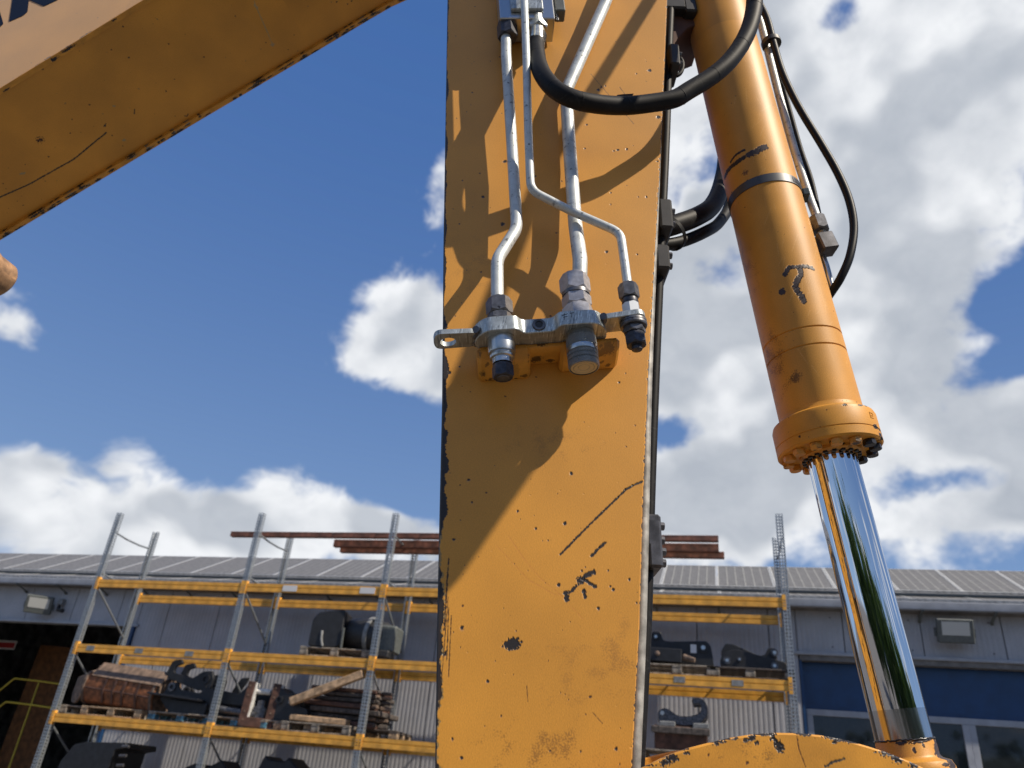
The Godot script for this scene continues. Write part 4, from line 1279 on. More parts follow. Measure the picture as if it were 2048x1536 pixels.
	for i in 7:
		var th := rng.randf_range(0.045, 0.085)
		t = thing("steel_slab", "dark rough slab, %s of the stack behind the third post" % which[i], "slab", Vector3(-5.9, y, -12.6), site(), "dark slabs stacked behind the third post")
		g = Geo.new()
		var w := rng.randf_range(0.95, 1.28)
		g.box(Vector3(-5.86 + rng.randf_range(-0.08, 0.08), y + th / 2, -12.55), Vector3(w, th, rng.randf_range(0.55, 0.75)), Basis(Vector3.UP, rng.randf_range(-0.12, 0.12)) * Basis(Vector3.BACK, rng.randf_range(-0.035, 0.01)), 0.012)
		part("slab", g, M.wood_dark if i % 3 else M.rust_brown, t)
		for e in 2:
			g = Geo.new()
			g.box(Vector3(-5.36 + 0.12 * e, y + th / 2, -12.28 - 0.2 * e), Vector3(0.16, th * 0.8, 0.10), Basis(Vector3.UP, 0.3 * e), 0.012)
			part("cleat", g, M.rust_grey if i % 2 else M.wood_dark, t)
		y += th + 0.014
	# ---- second level, second bay: grey pallet with black tank machine
	make_pallet("grey weathered pallet under the black hood, second shelf", -6.12, L2, -12.45, M.wood_grey, 0.08)
	t = thing("machine_hood", "black rounded machine hood with grey tank standing on a grey pallet", "machine hood", Vector3(-6.0, L2 + 0.15, -12.4), site())
	g = Geo.new()
	g.prism(round_poly(v2([[-0.30, 0.0], [-0.30, 0.42], [-0.22, 0.54], [0.04, 0.60], [0.22, 0.62], [0.24, 0.06], [0.16, 0.0]]), 0.05), Transform3D(Basis(Vector3.UP, 0.2), Vector3(-6.32, L2 + 0.15, -12.35)), -0.30, 0.30, 0.015)
	part("hood", g, M.black_paint, t)
	g = Geo.new()
	g.tube(smooth(v3([[-6.36, L2 + 0.40, -12.03], [-6.34, L2 + 0.26, -12.02], [-6.31, L2 + 0.16, -12.04]])), 0.022, 8)
	part("thin_strip", g, M.grey_plastic, t)
	g = Geo.new()
	g.lathe([Vector2(0, -0.42), Vector2(0.20, -0.40), Vector2(0.26, -0.30), Vector2(0.28, 0.0), Vector2(0.26, 0.30), Vector2(0.2, 0.40), Vector2(0, 0.42)], Transform3D(Basis(Vector3.BACK, PI / 2 - 0.08), Vector3(-5.72, L2 + 0.42, -12.45)), 24, 60)
	part("tank", g, M.black, t)
	g = Geo.new()
	g.lathe([Vector2(0.285, -0.04), Vector2(0.30, -0.03), Vector2(0.30, 0.03), Vector2(0.285, 0.04)], Transform3D(Basis(Vector3.BACK, PI / 2 - 0.08), Vector3(-5.66, L2 + 0.43, -12.45)), 24, 10)
	part("band", g, M.grey_plastic, t)
	g = Geo.new()
	g.box(Vector3(-5.30, L2 + 0.36, -12.4), Vector3(0.30, 0.42, 0.36), Basis(Vector3.BACK, -0.06), 0.03)
	part("cover", g, M.lamp_body, t)
	g = Geo.new()
	g.box(Vector3(-5.34, L2 + 0.10, -12.25), Vector3(0.34, 0.12, 0.30), Basis(Vector3.BACK, -0.04), 0.02)
	part("foot", g, M.black, t)
	g = Geo.new()
	g.box(Vector3(-6.0, L2 + 0.30, -12.08), Vector3(0.03, 0.34, 0.03), Basis(Vector3.BACK, 0.03), 0.004)
	part("stay", g, M.lamp_body, t)
	# ---- second level right of the stick: two hitch adapters
	make_pallet("grey pallet under the black adapter with white sticker", -0.655, L2, -12.42, M.wood_grey, 0.0)
	make_pallet("dark oily pallet under the black adapter nearest the last post", 0.36, L2, -12.42, M.wood_dark, 0.0, M.wood_grey)
	t = thing("hitch_adapter", "black hitch adapter with white sticker and a hydraulic ram, left of two", "hitch adapter", Vector3(-0.6, L2 + 0.145, -12.3), site())
	for z in [-12.22, -12.62]:
		g = Geo.new()
		plate(g, [[-0.44, 0.02], [-0.44, 0.42], [-0.40, 0.48], [-0.29, 0.48], [-0.25, 0.36], [-0.18, 0.34], [0.38, 0.37], [0.44, 0.30], [0.47, 0.10], [0.44, 0.0], [-0.38, -0.01]], -0.61, L2 + 0.15, z, 0.05)
		part("side_plate", g, M.black_paint, t)
		for q in [[-0.355, 0.40, 0.05], [0.33, 0.27, 0.07]]:
			g = Geo.new()
			ring_boss(g, -0.61 + q[0], L2 + 0.15 + q[1], z + 0.03, q[2], q[2] * 0.5, 0.03)
			part("pin_boss", g, M.black_paint, t)
			g = Geo.new()
			g.tube(v3([[-0.61 + q[0], L2 + 0.15 + q[1], z - 0.02], [-0.61 + q[0], L2 + 0.15 + q[1], z + 0.05]]), q[2] * 0.45, 12)
			part("pin", g, M.bright, t)
	g = Geo.new()
	g.box(Vector3(-0.42, L2 + 0.40, -12.192), Vector3(0.085, 0.12, 0.004))
	part("sticker", g, M.paper, t)
	g = Geo.new()
	g.box(Vector3(-0.86, L2 + 0.27, -12.10), Vector3(0.55, 0.19, 0.16), Basis(Vector3.BACK, -0.03), 0.008)
	part("cross_member", g, M.black_paint, t)
	g = Geo.new()
	g.lathe([Vector2(0, -0.01), Vector2(0.036, -0.01), Vector2(0.036, 0.012), Vector2(0.02, 0.02), Vector2(0, 0.02)], Transform3D(Basis(Vector3.RIGHT, PI / 2), Vector3(-0.93, L2 + 0.28, -12.015)), 16)
	part("cap", g, M.rust_grey, t)
	g = Geo.new()
	g.tube(v3([[-0.56, L2 + 0.26, -12.10], [-0.47, L2 + 0.235, -12.08], [-0.40, L2 + 0.22, -12.06]]), [0.048, 0.04, 0.03], 12)
	part("ram", g, M.rust_grey, t)
	t = thing("hitch_adapter", "black hitch adapter with pale crest print, right of two beside the last post", "hitch adapter", Vector3(0.4, L2 + 0.145, -12.3), site())
	for q in [[-12.60, 0.12, 0.06], [-12.18, 0.0, 0.0]]:
		g = Geo.new()
		if q[1] > 0.0:
			plate(g, [[-0.42, 0.0], [-0.43, 0.30], [-0.36, 0.42], [-0.24, 0.41], [0.12, 0.26], [0.20, 0.28], [0.25, 0.38], [0.36, 0.38], [0.38, 0.0]], 0.40, L2 + 0.15, q[0], 0.05)
		else:
			plate(g, [[-0.44, 0.0], [-0.45, 0.10], [-0.36, 0.22], [-0.22, 0.26], [0.05, 0.20], [0.40, 0.12], [0.46, 0.10], [0.46, 0.0]], 0.40, L2 + 0.155, q[0], 0.05)
		part("side_plate", g, M.black_paint, t)
	for q in [[0.05, 0.10, -12.15, 0.05], [0.735, 0.31, -12.56, 0.055], [0.70, 0.055, -12.14, 0.05], [0.225, 0.12, -12.14, 0.03]]:
		g = Geo.new()
		ring_boss(g, q[0], L2 + 0.15 + q[1], q[2], q[3], q[3] * 0.5, 0.03)
		part("pin_boss", g, M.steel_dark, t)
		g = Geo.new()
		g.tube(v3([[q[0], L2 + 0.15 + q[1], q[2] - 0.03], [q[0], L2 + 0.15 + q[1], q[2] + 0.022]]), q[3] * 0.45, 12)
		part("pin", g, M.bright, t)
	g = Geo.new()
	for i in 7:
		var an := -1.2 + 0.4 * i
		g.box(Vector3(0.205 + 0.028 * sin(an), L2 + 0.375 + 0.028 * cos(an), -12.572), Vector3(0.022, 0.062, 0.003), Basis(Vector3.BACK, -an * 0.6))
	for s in [-1.0, 1.0]:
		g.box(Vector3(0.205 + 0.018 * s, L2 + 0.335, -12.5725), Vector3(0.02, 0.05, 0.003), Basis(Vector3.BACK, 0.5 * s))
	part("crest", g, M.paper, t, "pale crest print")
	# ---- third level right: hook on a dark box
	make_pallet("weathered pallet under the dark attachment box with the hook", -0.64, L3, -12.42, M.wood_grey, 0.0)
	t = thing("attachment_box", "dark brown flared steel box on a pallet below a grey hook", "attachment", Vector3(-0.62, L3 + 0.145, -12.4), site())
	g = Geo.new()
	g.prism(v2([[-0.30, 0.0], [0.30, 0.0], [0.33, 0.18], [0.36, 0.25], [0.33, 0.31], [-0.33, 0.31], [-0.36, 0.25], [-0.33, 0.18]]), on_x(Vector3(-0.62, L3 + 0.15, -12.42)), -0.36, 0.36, 0.01)
	part("body", g, M.rust_brown, t)
	g = Geo.new()
	g.box(Vector3(-0.62, L3 + 0.40, -12.06), Vector3(0.80, 0.09, 0.05), Basis.IDENTITY, 0.01)
	part("rim", g, M.wood_dark, t)
	t = thing("lifting_hook", "slate grey lifting hook plate on top of the dark box", "hook", Vector3(-0.6, L3 + 0.46, -12.3), site())
	for z in [-12.2, -12.5]:
		g = Geo.new()
		g.prism(round_poly(v2([[-0.33, 0.02], [-0.34, 0.16], [-0.28, 0.22], [-0.20, 0.22], [-0.06, 0.13], [0.10, 0.13], [0.19, 0.16], [0.25, 0.19], [0.27, 0.25], [0.25, 0.31], [0.16, 0.29], [0.13, 0.35], [0.18, 0.39], [0.30, 0.37], [0.36, 0.28], [0.35, 0.14], [0.24, 0.03], [0.05, 0.0]]), 0.04, 4), Transform3D(Basis.IDENTITY, Vector3(-0.60, L3 + 0.47, z)), -0.05, 0.05, 0.012)
		part("hook_plate", g, M.steel_dark, t)
	for x in [-0.80, -0.34]:
		g = Geo.new()
		g.box(Vector3(x, L3 + 0.48, -12.10), Vector3(0.22, 0.07, 0.06), Basis(Vector3.BACK, 0.03), 0.01)
		part("foot", g, M.grey_plastic, t)
	g = Geo.new()
	g.tube(v3([[-0.87, L3 + 0.62, -12.6], [-0.87, L3 + 0.62, -12.1]]), 0.03, 12)
	part("pin", g, M.bright, t)
	# ---- fourth level: tops of machines that reach into the picture
	t = thing("loader_bucket", "dark blue black loader bucket under the rusty bucket shelf", "bucket", Vector3(-10.0, L4, -12.5), site())
	g = Geo.new()
	g.prism(round_poly(v2([[-0.62, 0.0], [-0.58, 0.42], [-0.42, 0.68], [-0.20, 0.74], [0.58, 0.78], [0.60, 0.70], [0.40, 0.66], [0.36, 0.0]]), 0.02, 2), Transform3D(Basis.IDENTITY, Vector3(-10.05, L4 + 0.0, -12.45)), -0.40, 0.40, 0.012)
	part("shell", g, M.black_paint, t)
	for yy in [0.72, 0.58, 0.44, 0.30]:
		g = Geo.new()
		g.tube(v3([[-9.50, L4 + yy, -12.02], [-9.38, L4 + yy + 0.01, -12.02]]), 0.026, 10)
		part("tooth_pin", g, M.steel_dark, t)
	make_pallet("upended pale pallet leaning in front of the dark loader bucket", -10.0, L4 + 0.13, -11.93, M.wood_grey)
	t = thing("steel_attachment", "black angular attachment frame, only its peak above the picture's edge", "attachment", Vector3(-6.8, L4, -12.4), site())
	g = Geo.new()
	g.prism(round_poly(v2([[-0.55, 0.0], [-0.55, 0.56], [-0.34, 0.58], [-0.30, 0.72], [-0.26, 0.78], [-0.18, 0.72], [0.10, 0.72], [0.14, 0.78], [0.24, 0.70], [0.52, 0.52], [0.55, 0.0]]), 0.02, 2), Transform3D(Basis.IDENTITY, Vector3(-6.72, L4, -12.4)), -0.25, 0.25, 0.02)
	part("frame", g, M.black_paint, t)
	t = thing("steel_attachment", "black lumpy attachment behind the lower second post", "attachment", Vector3(-8.0, L4, -12.4), site())
	g = Geo.new()
	g.prism(round_poly(v2([[-0.50, 0.0], [-0.48, 0.50], [-0.30, 0.58], [-0.20, 0.46], [0.05, 0.60], [0.16, 0.66], [0.30, 0.52], [0.46, 0.48], [0.50, 0.0]]), 0.02, 2), Transform3D(Basis.IDENTITY, Vector3(-7.95, L4, -12.5)), -0.25, 0.25, 0.02)
	part("frame", g, M.black_paint, t)
	# ---- long rusty steel sections across the tops of the frames
	for q in [[-8.74, 0.0, 5.515, -12.35, 0.09, "upper long rusty steel bar with slanted left end, across the frame tops"], [-6.72, 0.0, 5.425, -12.55, 0.13, "middle rusty steel bar of the bundle across the frame tops"], [-6.66, 0.08, 5.36, -12.72, 0.10, "lowest rusty steel bar of the bundle, reaching farthest to the right"]]:
		t = thing("steel_bar", q[5], "steel bar", Vector3(-4, q[2], q[3]), site(), "rusty bars across the rack")
		g = Geo.new()
		var hh: float = q[4]
		g.prism(v2([[0.05, 0.0], [-0.05, 0.0], [-0.05, hh], [0.04, hh], [0.05, hh * 0.9], [0.046, hh * 0.62], [0.05, hh * 0.4]]), on_x(Vector3(0, q[2] - hh * 0.5, q[3])), q[0], q[1], 0.002)
		part("section", g, M.rust_bar, t)

func make_lamps() -> void:
	for q in [[-13.62, 4.34, "floodlight over the dark doorway, turned aside on its bracket", 0.55, -0.35], [3.44, 4.46, "floodlight over the blue door front, looking straight out", 0.0, -0.30]]:
		var at := Vector3(q[0], q[1], WZ + 0.28)
		var t := thing("floodlight", q[2], "floodlight", at, site())
		var b := Basis(Vector3.UP, q[3]) * Basis(Vector3.RIGHT, -q[4]) * Basis.from_scale(Vector3.ONE * 1.28)
		var g := Geo.new()
		g.box(at, Vector3(0.40, 0.28, 0.07), b, 0.012)
		g.box(at + b * Vector3(0, -0.02, -0.055), Vector3(0.26, 0.16, 0.05), b, 0.012)
		part("housing", g, M.lamp_body, t)
		g = Geo.new()
		g.box(at + b * Vector3(0, 0.03, 0.036), Vector3(0.30, 0.155, 0.006), b)
		part("glass", g, M.lamp_glass, t)
		g = Geo.new()
		for s in [-1.0, 1.0]:
			g.box(at + b * Vector3(s * 0.212, -0.02, -0.03), Vector3(0.012, 0.10, 0.06), b, 0.003)
		g.tube([at + b * Vector3(-0.2, -0.03, -0.07), at + b * Vector3(0.2, -0.03, -0.07)], 0.012, 8)
		g.tube([at + b * Vector3(0.0, -0.03, -0.07), Vector3(q[0] + 0.05, q[1], WZ + 0.01)], 0.018, 8)
		part("bracket", g, M.lamp_body, t)
	var t := thing("motion_sensor", "small motion sensor on the wall beside the left floodlight", "sensor", Vector3(-13.30, 4.36, WZ + 0.06), site())
	var g := Geo.new()
	g.box(Vector3(-13.30, 4.45, WZ + 0.06), Vector3(0.11, 0.13, 0.09), Basis.IDENTITY, 0.012)
	part("box", g, M.grey_plastic, t)
	g = Geo.new()
	g.tube(v3([[-13.30, 4.38, WZ + 0.08], [-13.24, 4.28, WZ + 0.14], [-13.10, 4.26, WZ + 0.16]]), [0.03, 0.04, 0.045], 10)
	part("eye", g, M.black, t)

func make_yard_behind() -> void:
	# trees along the far side of the yard, behind the viewer: the chrome rod mirrors them
	var rng := RandomNumberGenerator.new()
	rng.seed = 77
	var leaf := Geo.new()
	for i in 3:
		var b := Basis(Vector3(1, 0.3, 0.2).normalized(), 0.9 * i) * Basis(Vector3.UP, 1.1 * i)
		leaf.face([b * Vector3(-0.16, 0, -0.10), b * Vector3(0.02, 0.03, -0.13), b * Vector3(0.18, 0, 0.05), b * Vector3(-0.05, -0.02, 0.14)], b * Vector3.UP)
	var lm := leaf.done()
	var where := ["at the far left end of the row", "second from the left end of the row", "third from the left end of the row", "just left of the row's middle", "in the middle of the row", "just right of the row's middle", "third from the right end of the row", "second from the right end of the row", "at the far right end of the row"]
	for i in 9:
		var at := Vector3(-12.0 + 5.0 * i, 0, 15.5 + rng.randf_range(-1.5, 1.5))
		var hgt := [4.6, 5.4, 4.8, 5.6, 4.4, 5.8, 5.0, 6.2, 5.0][i] as float
		var kind: String = ["dark green tree behind the yard, ", "bushy green tree behind the yard, "][i % 2] + where[i]
		var t := thing("tree", kind, "tree", at, Transform3D.IDENTITY, "trees along the yard")
		var g := Geo.new()
		g.tube(v3([[at.x, 0, at.z], [at.x + 0.1, hgt * 0.35, at.z], [at.x - 0.1, hgt * 0.8, at.z + 0.1]]), [0.24, 0.17, 0.05], 10)
		for j in 6:
			var a := rng.randf() * TAU
			var y0 := hgt * rng.randf_range(0.25, 0.6)
			g.tube([at + Vector3(0, y0, 0), at + Vector3(cos(a) * 1.1, y0 + 0.8, sin(a) * 1.1), at + Vector3(cos(a) * 2.1, y0 + 1.8, sin(a) * 2.1)], [0.09, 0.06, 0.02], 6)
		part("trunk", g, M.bark, t)
		var mm := MultiMesh.new()
		mm.transform_format = MultiMesh.TRANSFORM_3D
		mm.mesh = lm
		mm.instance_count = 2800
		var cl := []
		for j in 26:
			var u := Vector3(rng.randfn(), rng.randfn() * 0.8, rng.randfn()).normalized() * pow(rng.randf(), 0.4)
			cl.append([at + Vector3(0, hgt * 0.60, 0) + u * Vector3(2.4, hgt * 0.36, 2.3), rng.randf_range(0.7, 1.4)])
		for j in mm.instance_count:
			var c = cl[j % cl.size()]
			var d: Vector3 = Vector3(rng.randfn(), rng.randfn(), rng.randfn()) * (0.55 * float(c[1]))
			mm.set_instance_transform(j, Transform3D(Basis(Vector3(rng.randfn(), rng.randfn(), rng.randfn()).normalized(), rng.randf() * TAU).scaled(Vector3.ONE * rng.randf_range(0.8, 1.6)), c[0] + d))
		var o := MultiMeshInstance3D.new()
		o.name = "crown"
		o.multimesh = mm
		o.material_override = M.leaf
		o.set_meta("kind", "stuff")
		t.add_child(o, true)
		o.position = -at

# ---------------------------------------------------------------- the machine: boom
func make_boom() -> void:
	var yw := deg_to_rad(15.0)
	var fr := Transform3D(Basis(Vector3(cos(yw), 0, sin(yw)), Vector3.UP, Vector3(-sin(yw), 0, cos(yw))), Vector3(-0.30, 0, -1.165))
	var t := thing("excavator_boom", "orange yellow excavator boom crossing the upper left corner, its belly in shade", "excavator boom", Vector3(-0.9, 3.0, -0.17), fr)
	# lower edges of the near and the far side plate, in the boom's own upright plane
	var W := 0.35
	var near := v2([[-1.75, 2.517], [-1.2293, 2.9648], [-1.1, 3.0759], [-0.9341, 3.2185], [-0.7782, 3.3525], [-0.6697, 3.4448], [-0.42, 3.655], [-0.32, 3.73], [-0.24, 3.775], [-0.14, 3.80]])
	var far := v2([[-1.90, 2.467], [-1.4939, 2.7773], [-1.3417, 2.8934], [-1.0819, 3.0916], [-0.8141, 3.2959], [-0.5369, 3.5019], [-0.3386, 3.6531], [-0.2780, 3.697], [-0.2300, 3.721], [-0.1272, 3.745]])
	var side := func(e: PackedVector2Array, z0: float, z1: float, m: Material, label: String) -> void:
		var p := e.duplicate()
		p.append(Vector2(-0.14, 4.2)); p.append(Vector2(-0.7, 4.1)); p.append(Vector2(-2.1, 2.95))
		var g := Geo.new()
		g.prism(p, Transform3D.IDENTITY, z0, z1, 0.002)
		g.planar(-1.6, 3.9, 700.0 / 900.0, 1.0)
		part("side_plate", g, m, t, label)
	side.call(near, -0.012, 0.0, M.boom_side, "sunlit side plate with dark lettering")
	side.call(far, -W, -W + 0.014, M.paint, "")
	# belly plate, set a little up from both edges
	var e := Vector2(0.7584, 0.6518)
	var up := Vector3(-e.y, e.x, 0)
	var g := Geo.new()
	for k in near.size() - 1:
		var a := Vector3(near[k].x, near[k].y, -0.012) + up * 0.004; var b := Vector3(near[k + 1].x, near[k + 1].y, -0.012) + up * 0.004
		var c := Vector3(far[k + 1].x, far[k + 1].y, -W + 0.014) + up * 0.010; var d := Vector3(far[k].x, far[k].y, -W + 0.014) + up * 0.010
		var nn := (b - a).cross(d - a).normalized()
		if nn.y > 0.0: nn = -nn
		var uv := func(q: Vector3) -> Vector2:
			return Vector2((Vector2(q.x + 1.1, q.y - 3.0759).dot(e) + 0.45) / 1.2, (0.36 + q.z) / 0.3625)
		g.quad_n(a, b, c, d, nn, nn, nn, nn, uv.call(a), uv.call(b), uv.call(c), uv.call(d))
		g.face([a + up * 0.012, b + up * 0.012, c + up * 0.012, d + up * 0.012], up)
	part("belly_plate", g, M.belly, t)
	# the far plate's chipped lower edge and its step up to the belly; the near one's edge
	for w in 2:
		g = Geo.new()
		var ed := near if w == 0 else far
		var z0 := 0.0006 if w == 0 else -W + 0.0146
		var wd := 0.0132 if w == 0 else 0.0150
		var step := 0.0022 if w == 0 else 0.0112
		var along := 0.0
		for k in ed.size() - 1:
			var a := Vector3(ed[k].x, ed[k].y, z0); var b := Vector3(ed[k + 1].x, ed[k + 1].y, z0)
			var n2 := Vector3((b - a).y, -(b - a).x, 0).normalized()
			a += n2 * 0.0008; b += n2 * 0.0008
			var u0 := along; var u1 := along + a.distance_to(b)
			var bk := Vector3(0, 0, wd)
			g.quad_n(a, b, b - bk, a - bk, n2, n2, n2, n2, Vector2(u0, 0), Vector2(u1, 0), Vector2(u1, 1), Vector2(u0, 1))
			g.quad_n(a, b, b - n2 * step, a - n2 * step, Vector3.BACK, Vector3.BACK, Vector3.BACK, Vector3.BACK, Vector2(u0, 0), Vector2(u1, 0), Vector2(u1, 0.5), Vector2(u0, 0.5))
			along = u1
		part("edge_strip", g, M.lip if w == 1 else M.lip_near, t)
	# cut off letters on the side plate
	for pts in [[[-1.2016, 3.3519], [-1.1625, 3.3702], [-1.1560, 3.3840], [-1.1762, 3.4392], [-1.2016, 3.5103], [-1.2917, 3.5308], [-1.2378, 3.4527]], [[-1.1762, 3.4392], [-1.1078, 3.3969], [-1.0706, 3.4162], [-1.0392, 3.4733], [-1.1865, 3.5069]], [[-1.2310, 3.3200], [-1.2182, 3.347], [-1.2577, 3.4054], [-1.3202, 3.4927], [-1.3265, 3.407]]]:
		g = Geo.new()
		g.prism(round_poly(v2(pts), 0.004, 3), Transform3D.IDENTITY, -0.0005, 0.0009)
		part("letter", g, M.navy, t)
	# pin boss below the belly, at the picture's left edge
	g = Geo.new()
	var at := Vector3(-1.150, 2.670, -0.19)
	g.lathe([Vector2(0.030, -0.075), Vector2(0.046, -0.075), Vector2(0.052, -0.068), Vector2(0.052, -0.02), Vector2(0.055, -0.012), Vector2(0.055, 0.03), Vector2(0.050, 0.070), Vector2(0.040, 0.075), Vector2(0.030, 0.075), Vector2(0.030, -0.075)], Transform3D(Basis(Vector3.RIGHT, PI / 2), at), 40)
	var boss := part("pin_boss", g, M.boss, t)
	g = Geo.new()
	g.lathe([Vector2(0, 0.0), Vector2(0.034, 0.0), Vector2(0.042, 0.004), Vector2(0.038, 0.012), Vector2(0.02, 0.018), Vector2(0, 0.016)], Transform3D(Basis(Vector3.RIGHT, PI / 2), at + Vector3(0, 0, 0.072)), 24)
	part("grease", g, M.grease, boss)

# ---------------------------------------------------------------- stick with pipes and couplings
func brk(u: float, v: float, h: float) -> Vector3:      # a point of the coupling bracket: along it, up from its underside, out from the stick
	var a := deg_to_rad(11.0)
	return Vector3(0.03 + u * cos(a) - v * sin(a), 2.24 + u * sin(a) + v * cos(a), ZF + h)

func make_stick() -> void:
	var t := thing("excavator_stick", "upright orange yellow excavator stick with zinc plated pipes and scratched side plate", "excavator stick", Vector3(0.09, 1.4, -1.25))
	var pts := PackedVector2Array()
	for q in LEFT_EDGE: pts.append(Vector2(q[0], q[1]))
	var re := RIGHT_EDGE.duplicate()
	re.reverse()
	for q in re: pts.append(Vector2(q[0], q[1]))
	var g := Geo.new()
	g.prism(pts, Transform3D.IDENTITY, ZF - 0.012, ZF, 0.0022, 20)
	g.planar(-0.32, 3.4, 0.64, 1.9)
	part("side_plate", g, M.face, t, "side plate with dark chips, a long scratch and a bare worn left edge")
	g = Geo.new()
	g.prism(pts, Transform3D.IDENTITY, -1.39, -1.378, 0.002, 20)
	part("side_plate", g, M.paint, t)
	for w in 2:
		var e: Array = LEFT_EDGE if w == 0 else RIGHT_EDGE
		var s := 1.0 if w == 0 else -1.0
		var p := PackedVector2Array()
		for q in e: p.append(Vector2(q[0] + s * 0.007, q[1]))
		var back := e.duplicate()
		back.reverse()
		for q in back: p.append(Vector2(q[0] + s * 0.021, q[1]))
		g = Geo.new()
		g.prism(p, Transform3D.IDENTITY, -1.3775, ZF - 0.0125)
		part("edge_plate", g, M.greasy, t)
	# ---- pipes
	var p1 := bent(v3([[-0.0855, 3.02, -1.068], [-0.075, 2.912, -1.070], [-0.040, 2.653, -1.074], [-0.0175, 2.477, -1.070], [-0.0445, 2.387, -1.045], [-0.036, 2.30, -1.038]]), 0.07)
	var p2 := bent(v3([[0.17, 3.34, -1.085], [0.118, 3.115, -1.087], [0.0505, 2.845, -1.0865], [0.067, 2.680, -1.0865], [0.0845, 2.505, -1.080], [0.0935, 2.405, -1.048], [0.0945, 2.33, -1.042]]), 0.07)
	var p3 := bent(v3([[-0.066, 3.18, -1.020], [-0.0479, 3.002, -1.022], [-0.0318, 2.847, -1.025], [-0.0150, 2.675, -1.034], [0.0000, 2.548, -1.050], [0.0750, 2.5140, -1.055], [0.1600, 2.4720, -1.049], [0.1641, 2.4280, -1.042], [0.1733, 2.3388, -1.033]]), 0.034)
	var shape := [[p1, 0.0105], [p2, 0.0125], [p3, 0.0076]]
	var pl := ["thicker pipe with an S bend down to the left coupling", "thickest pipe, slanting then running straight down", "thin pipe kinking across the thickest one to the right"]
	var pipes := []
	for i in 3:
		g = Geo.new()
		g.tube(shape[i][0], shape[i][1], 24)
		pipes.append(part("hydraulic_pipe", g, M.zinc, t, pl[i]))
	# fittings along a coupling's axis: each screwed on below the other
	var ax := Vector3(-sin(deg_to_rad(8.0)), cos(deg_to_rad(8.0)), 0)
	var c1 := brk(-0.0545, 0.0, 0.072); var c2 := brk(0.0705, 0.0, 0.072); var c3 := brk(0.1545, -0.004, 0.081)
	var nut := func(o: Vector3, rad: float, y0: float, y1: float, m: Material, parent: Node3D, turn: float, ch := 0.003) -> void:
		var gg := Geo.new()
		gg.hex(xf_y(o, ax), rad, y0, y1, ch, turn)
		part("nut", gg, m, parent)
	var col := func(o: Vector3, prof: Array, m: Material, parent: Node3D, nm: String) -> void:
		var gg := Geo.new()
		gg.lathe(prof, xf_y(o, ax), 32)
		part(nm, gg, m, parent)
	nut.call(c1, 0.0215, 0.045, 0.073, M.nut, pipes[0], 0.42, 0.0035)
	nut.call(c1, 0.0212, 0.031, 0.0435, M.nut, pipes[0], 0.50)
	col.call(c1, [Vector2(0, 0.018), Vector2(0.021, 0.018), Vector2(0.021, 0.03), Vector2(0.017, 0.032), Vector2(0.017, 0.046), Vector2(0, 0.046)], M.milled, pipes[0], "collar")
	nut.call(c2, 0.0250, 0.076, 0.109, M.nut_pale, pipes[1], 0.46, 0.005)
	col.call(c2, [Vector2(0, 0.070), Vector2(0.0225, 0.070), Vector2(0.0225, 0.0765), Vector2(0, 0.0765)], M.nut, pipes[1], "collar")
	nut.call(c2, 0.0238, 0.050, 0.071, M.nut_pale, pipes[1], 0.36)
	nut.call(c2, 0.0255, 0.024, 0.049, M.nut_pale, pipes[1], 0.62, 0.004)
	nut.call(c3, 0.0168, 0.058, 0.084, M.nut, pipes[2], 0.40, 0.003)
	col.call(c3, [Vector2(0, 0.046), Vector2(0.0125, 0.046), Vector2(0.0135, 0.050), Vector2(0.012, 0.059), Vector2(0, 0.059)], M.plug, pipes[2], "collar")
	nut.call(c3, 0.0150, 0.022, 0.047, M.bright, pipes[2], 0.7)
	# ---- coupling bracket: a thick plate with two lugs
	var bt := Transform3D(Basis(brk(1, 0, 0) - brk(0, 0, 0), Vector3(0, 0, 1), brk(0, 1, 0) - brk(0, 0, 0)), brk(0, 0, 0))
	g = Geo.new()
	g.prism(round_poly(v2([[-0.094, 0.046], [-0.096, 0.078], [-0.078, 0.101], [-0.030, 0.101], [-0.020, 0.086], [0.028, 0.086], [0.036, 0.103], [0.094, 0.103], [0.112, 0.080], [0.116, 0.046]]), 0.014, 5), bt, 0.0, 0.0255, 0.0012)
	var br := part("coupling_bracket", g, M.milled, t, "milled zinc plated bracket with two lugs and a tapped hole")
	g = Geo.new()
	var lug := round_poly(v2([[-0.085, 0.050], [-0.155, 0.048], [-0.160, 0.070], [-0.155, 0.094], [-0.085, 0.090]]), 0.02, 6)
	# lug with a bored hole: the ring round the hole, then the rest in four pieces
	var hole := []
	for i in 24:
		hole.append(Vector2(-0.1365 + 0.0125 * cos(TAU * i / 24.0), 0.068 + 0.0125 * sin(TAU * i / 24.0)))
	var keyed := PackedVector2Array()
	var at := 0
	for i in lug.size():
		if lug[i].distance_to(Vector2(-0.1245, 0.05)) < lug[at].distance_to(Vector2(-0.1245, 0.05)): at = i
	for i in lug.size() + 1: keyed.append(lug[(at + i) % lug.size()])
	var cw := Geometry2D.is_polygon_clockwise(lug)
	var h0 := 0
	for i in 24:
		if hole[i].distance_to(lug[at]) < hole[h0].distance_to(lug[at]): h0 = i
	for i in 25:
		var k := (h0 + (i if cw else 48 - i)) % 24
		keyed.append(hole[k] if i < 24 else hole[h0] + Vector2(0.00001, 0))
	keyed[lug.size()] += Vector2(0.00002, 0)
	g.prism(keyed, bt, 0.0045, 0.0125, 0.0)
	part("lug", g, M.milled, br)
	g = Geo.new()
	g.prism(round_poly(v2([[0.096, 0.050], [0.166, 0.054], [0.178, 0.080], [0.168, 0.103], [0.096, 0.092]]), 0.018, 6), bt, 0.0115, 0.0215, 0.001)
	part("lug", g, M.milled, br)
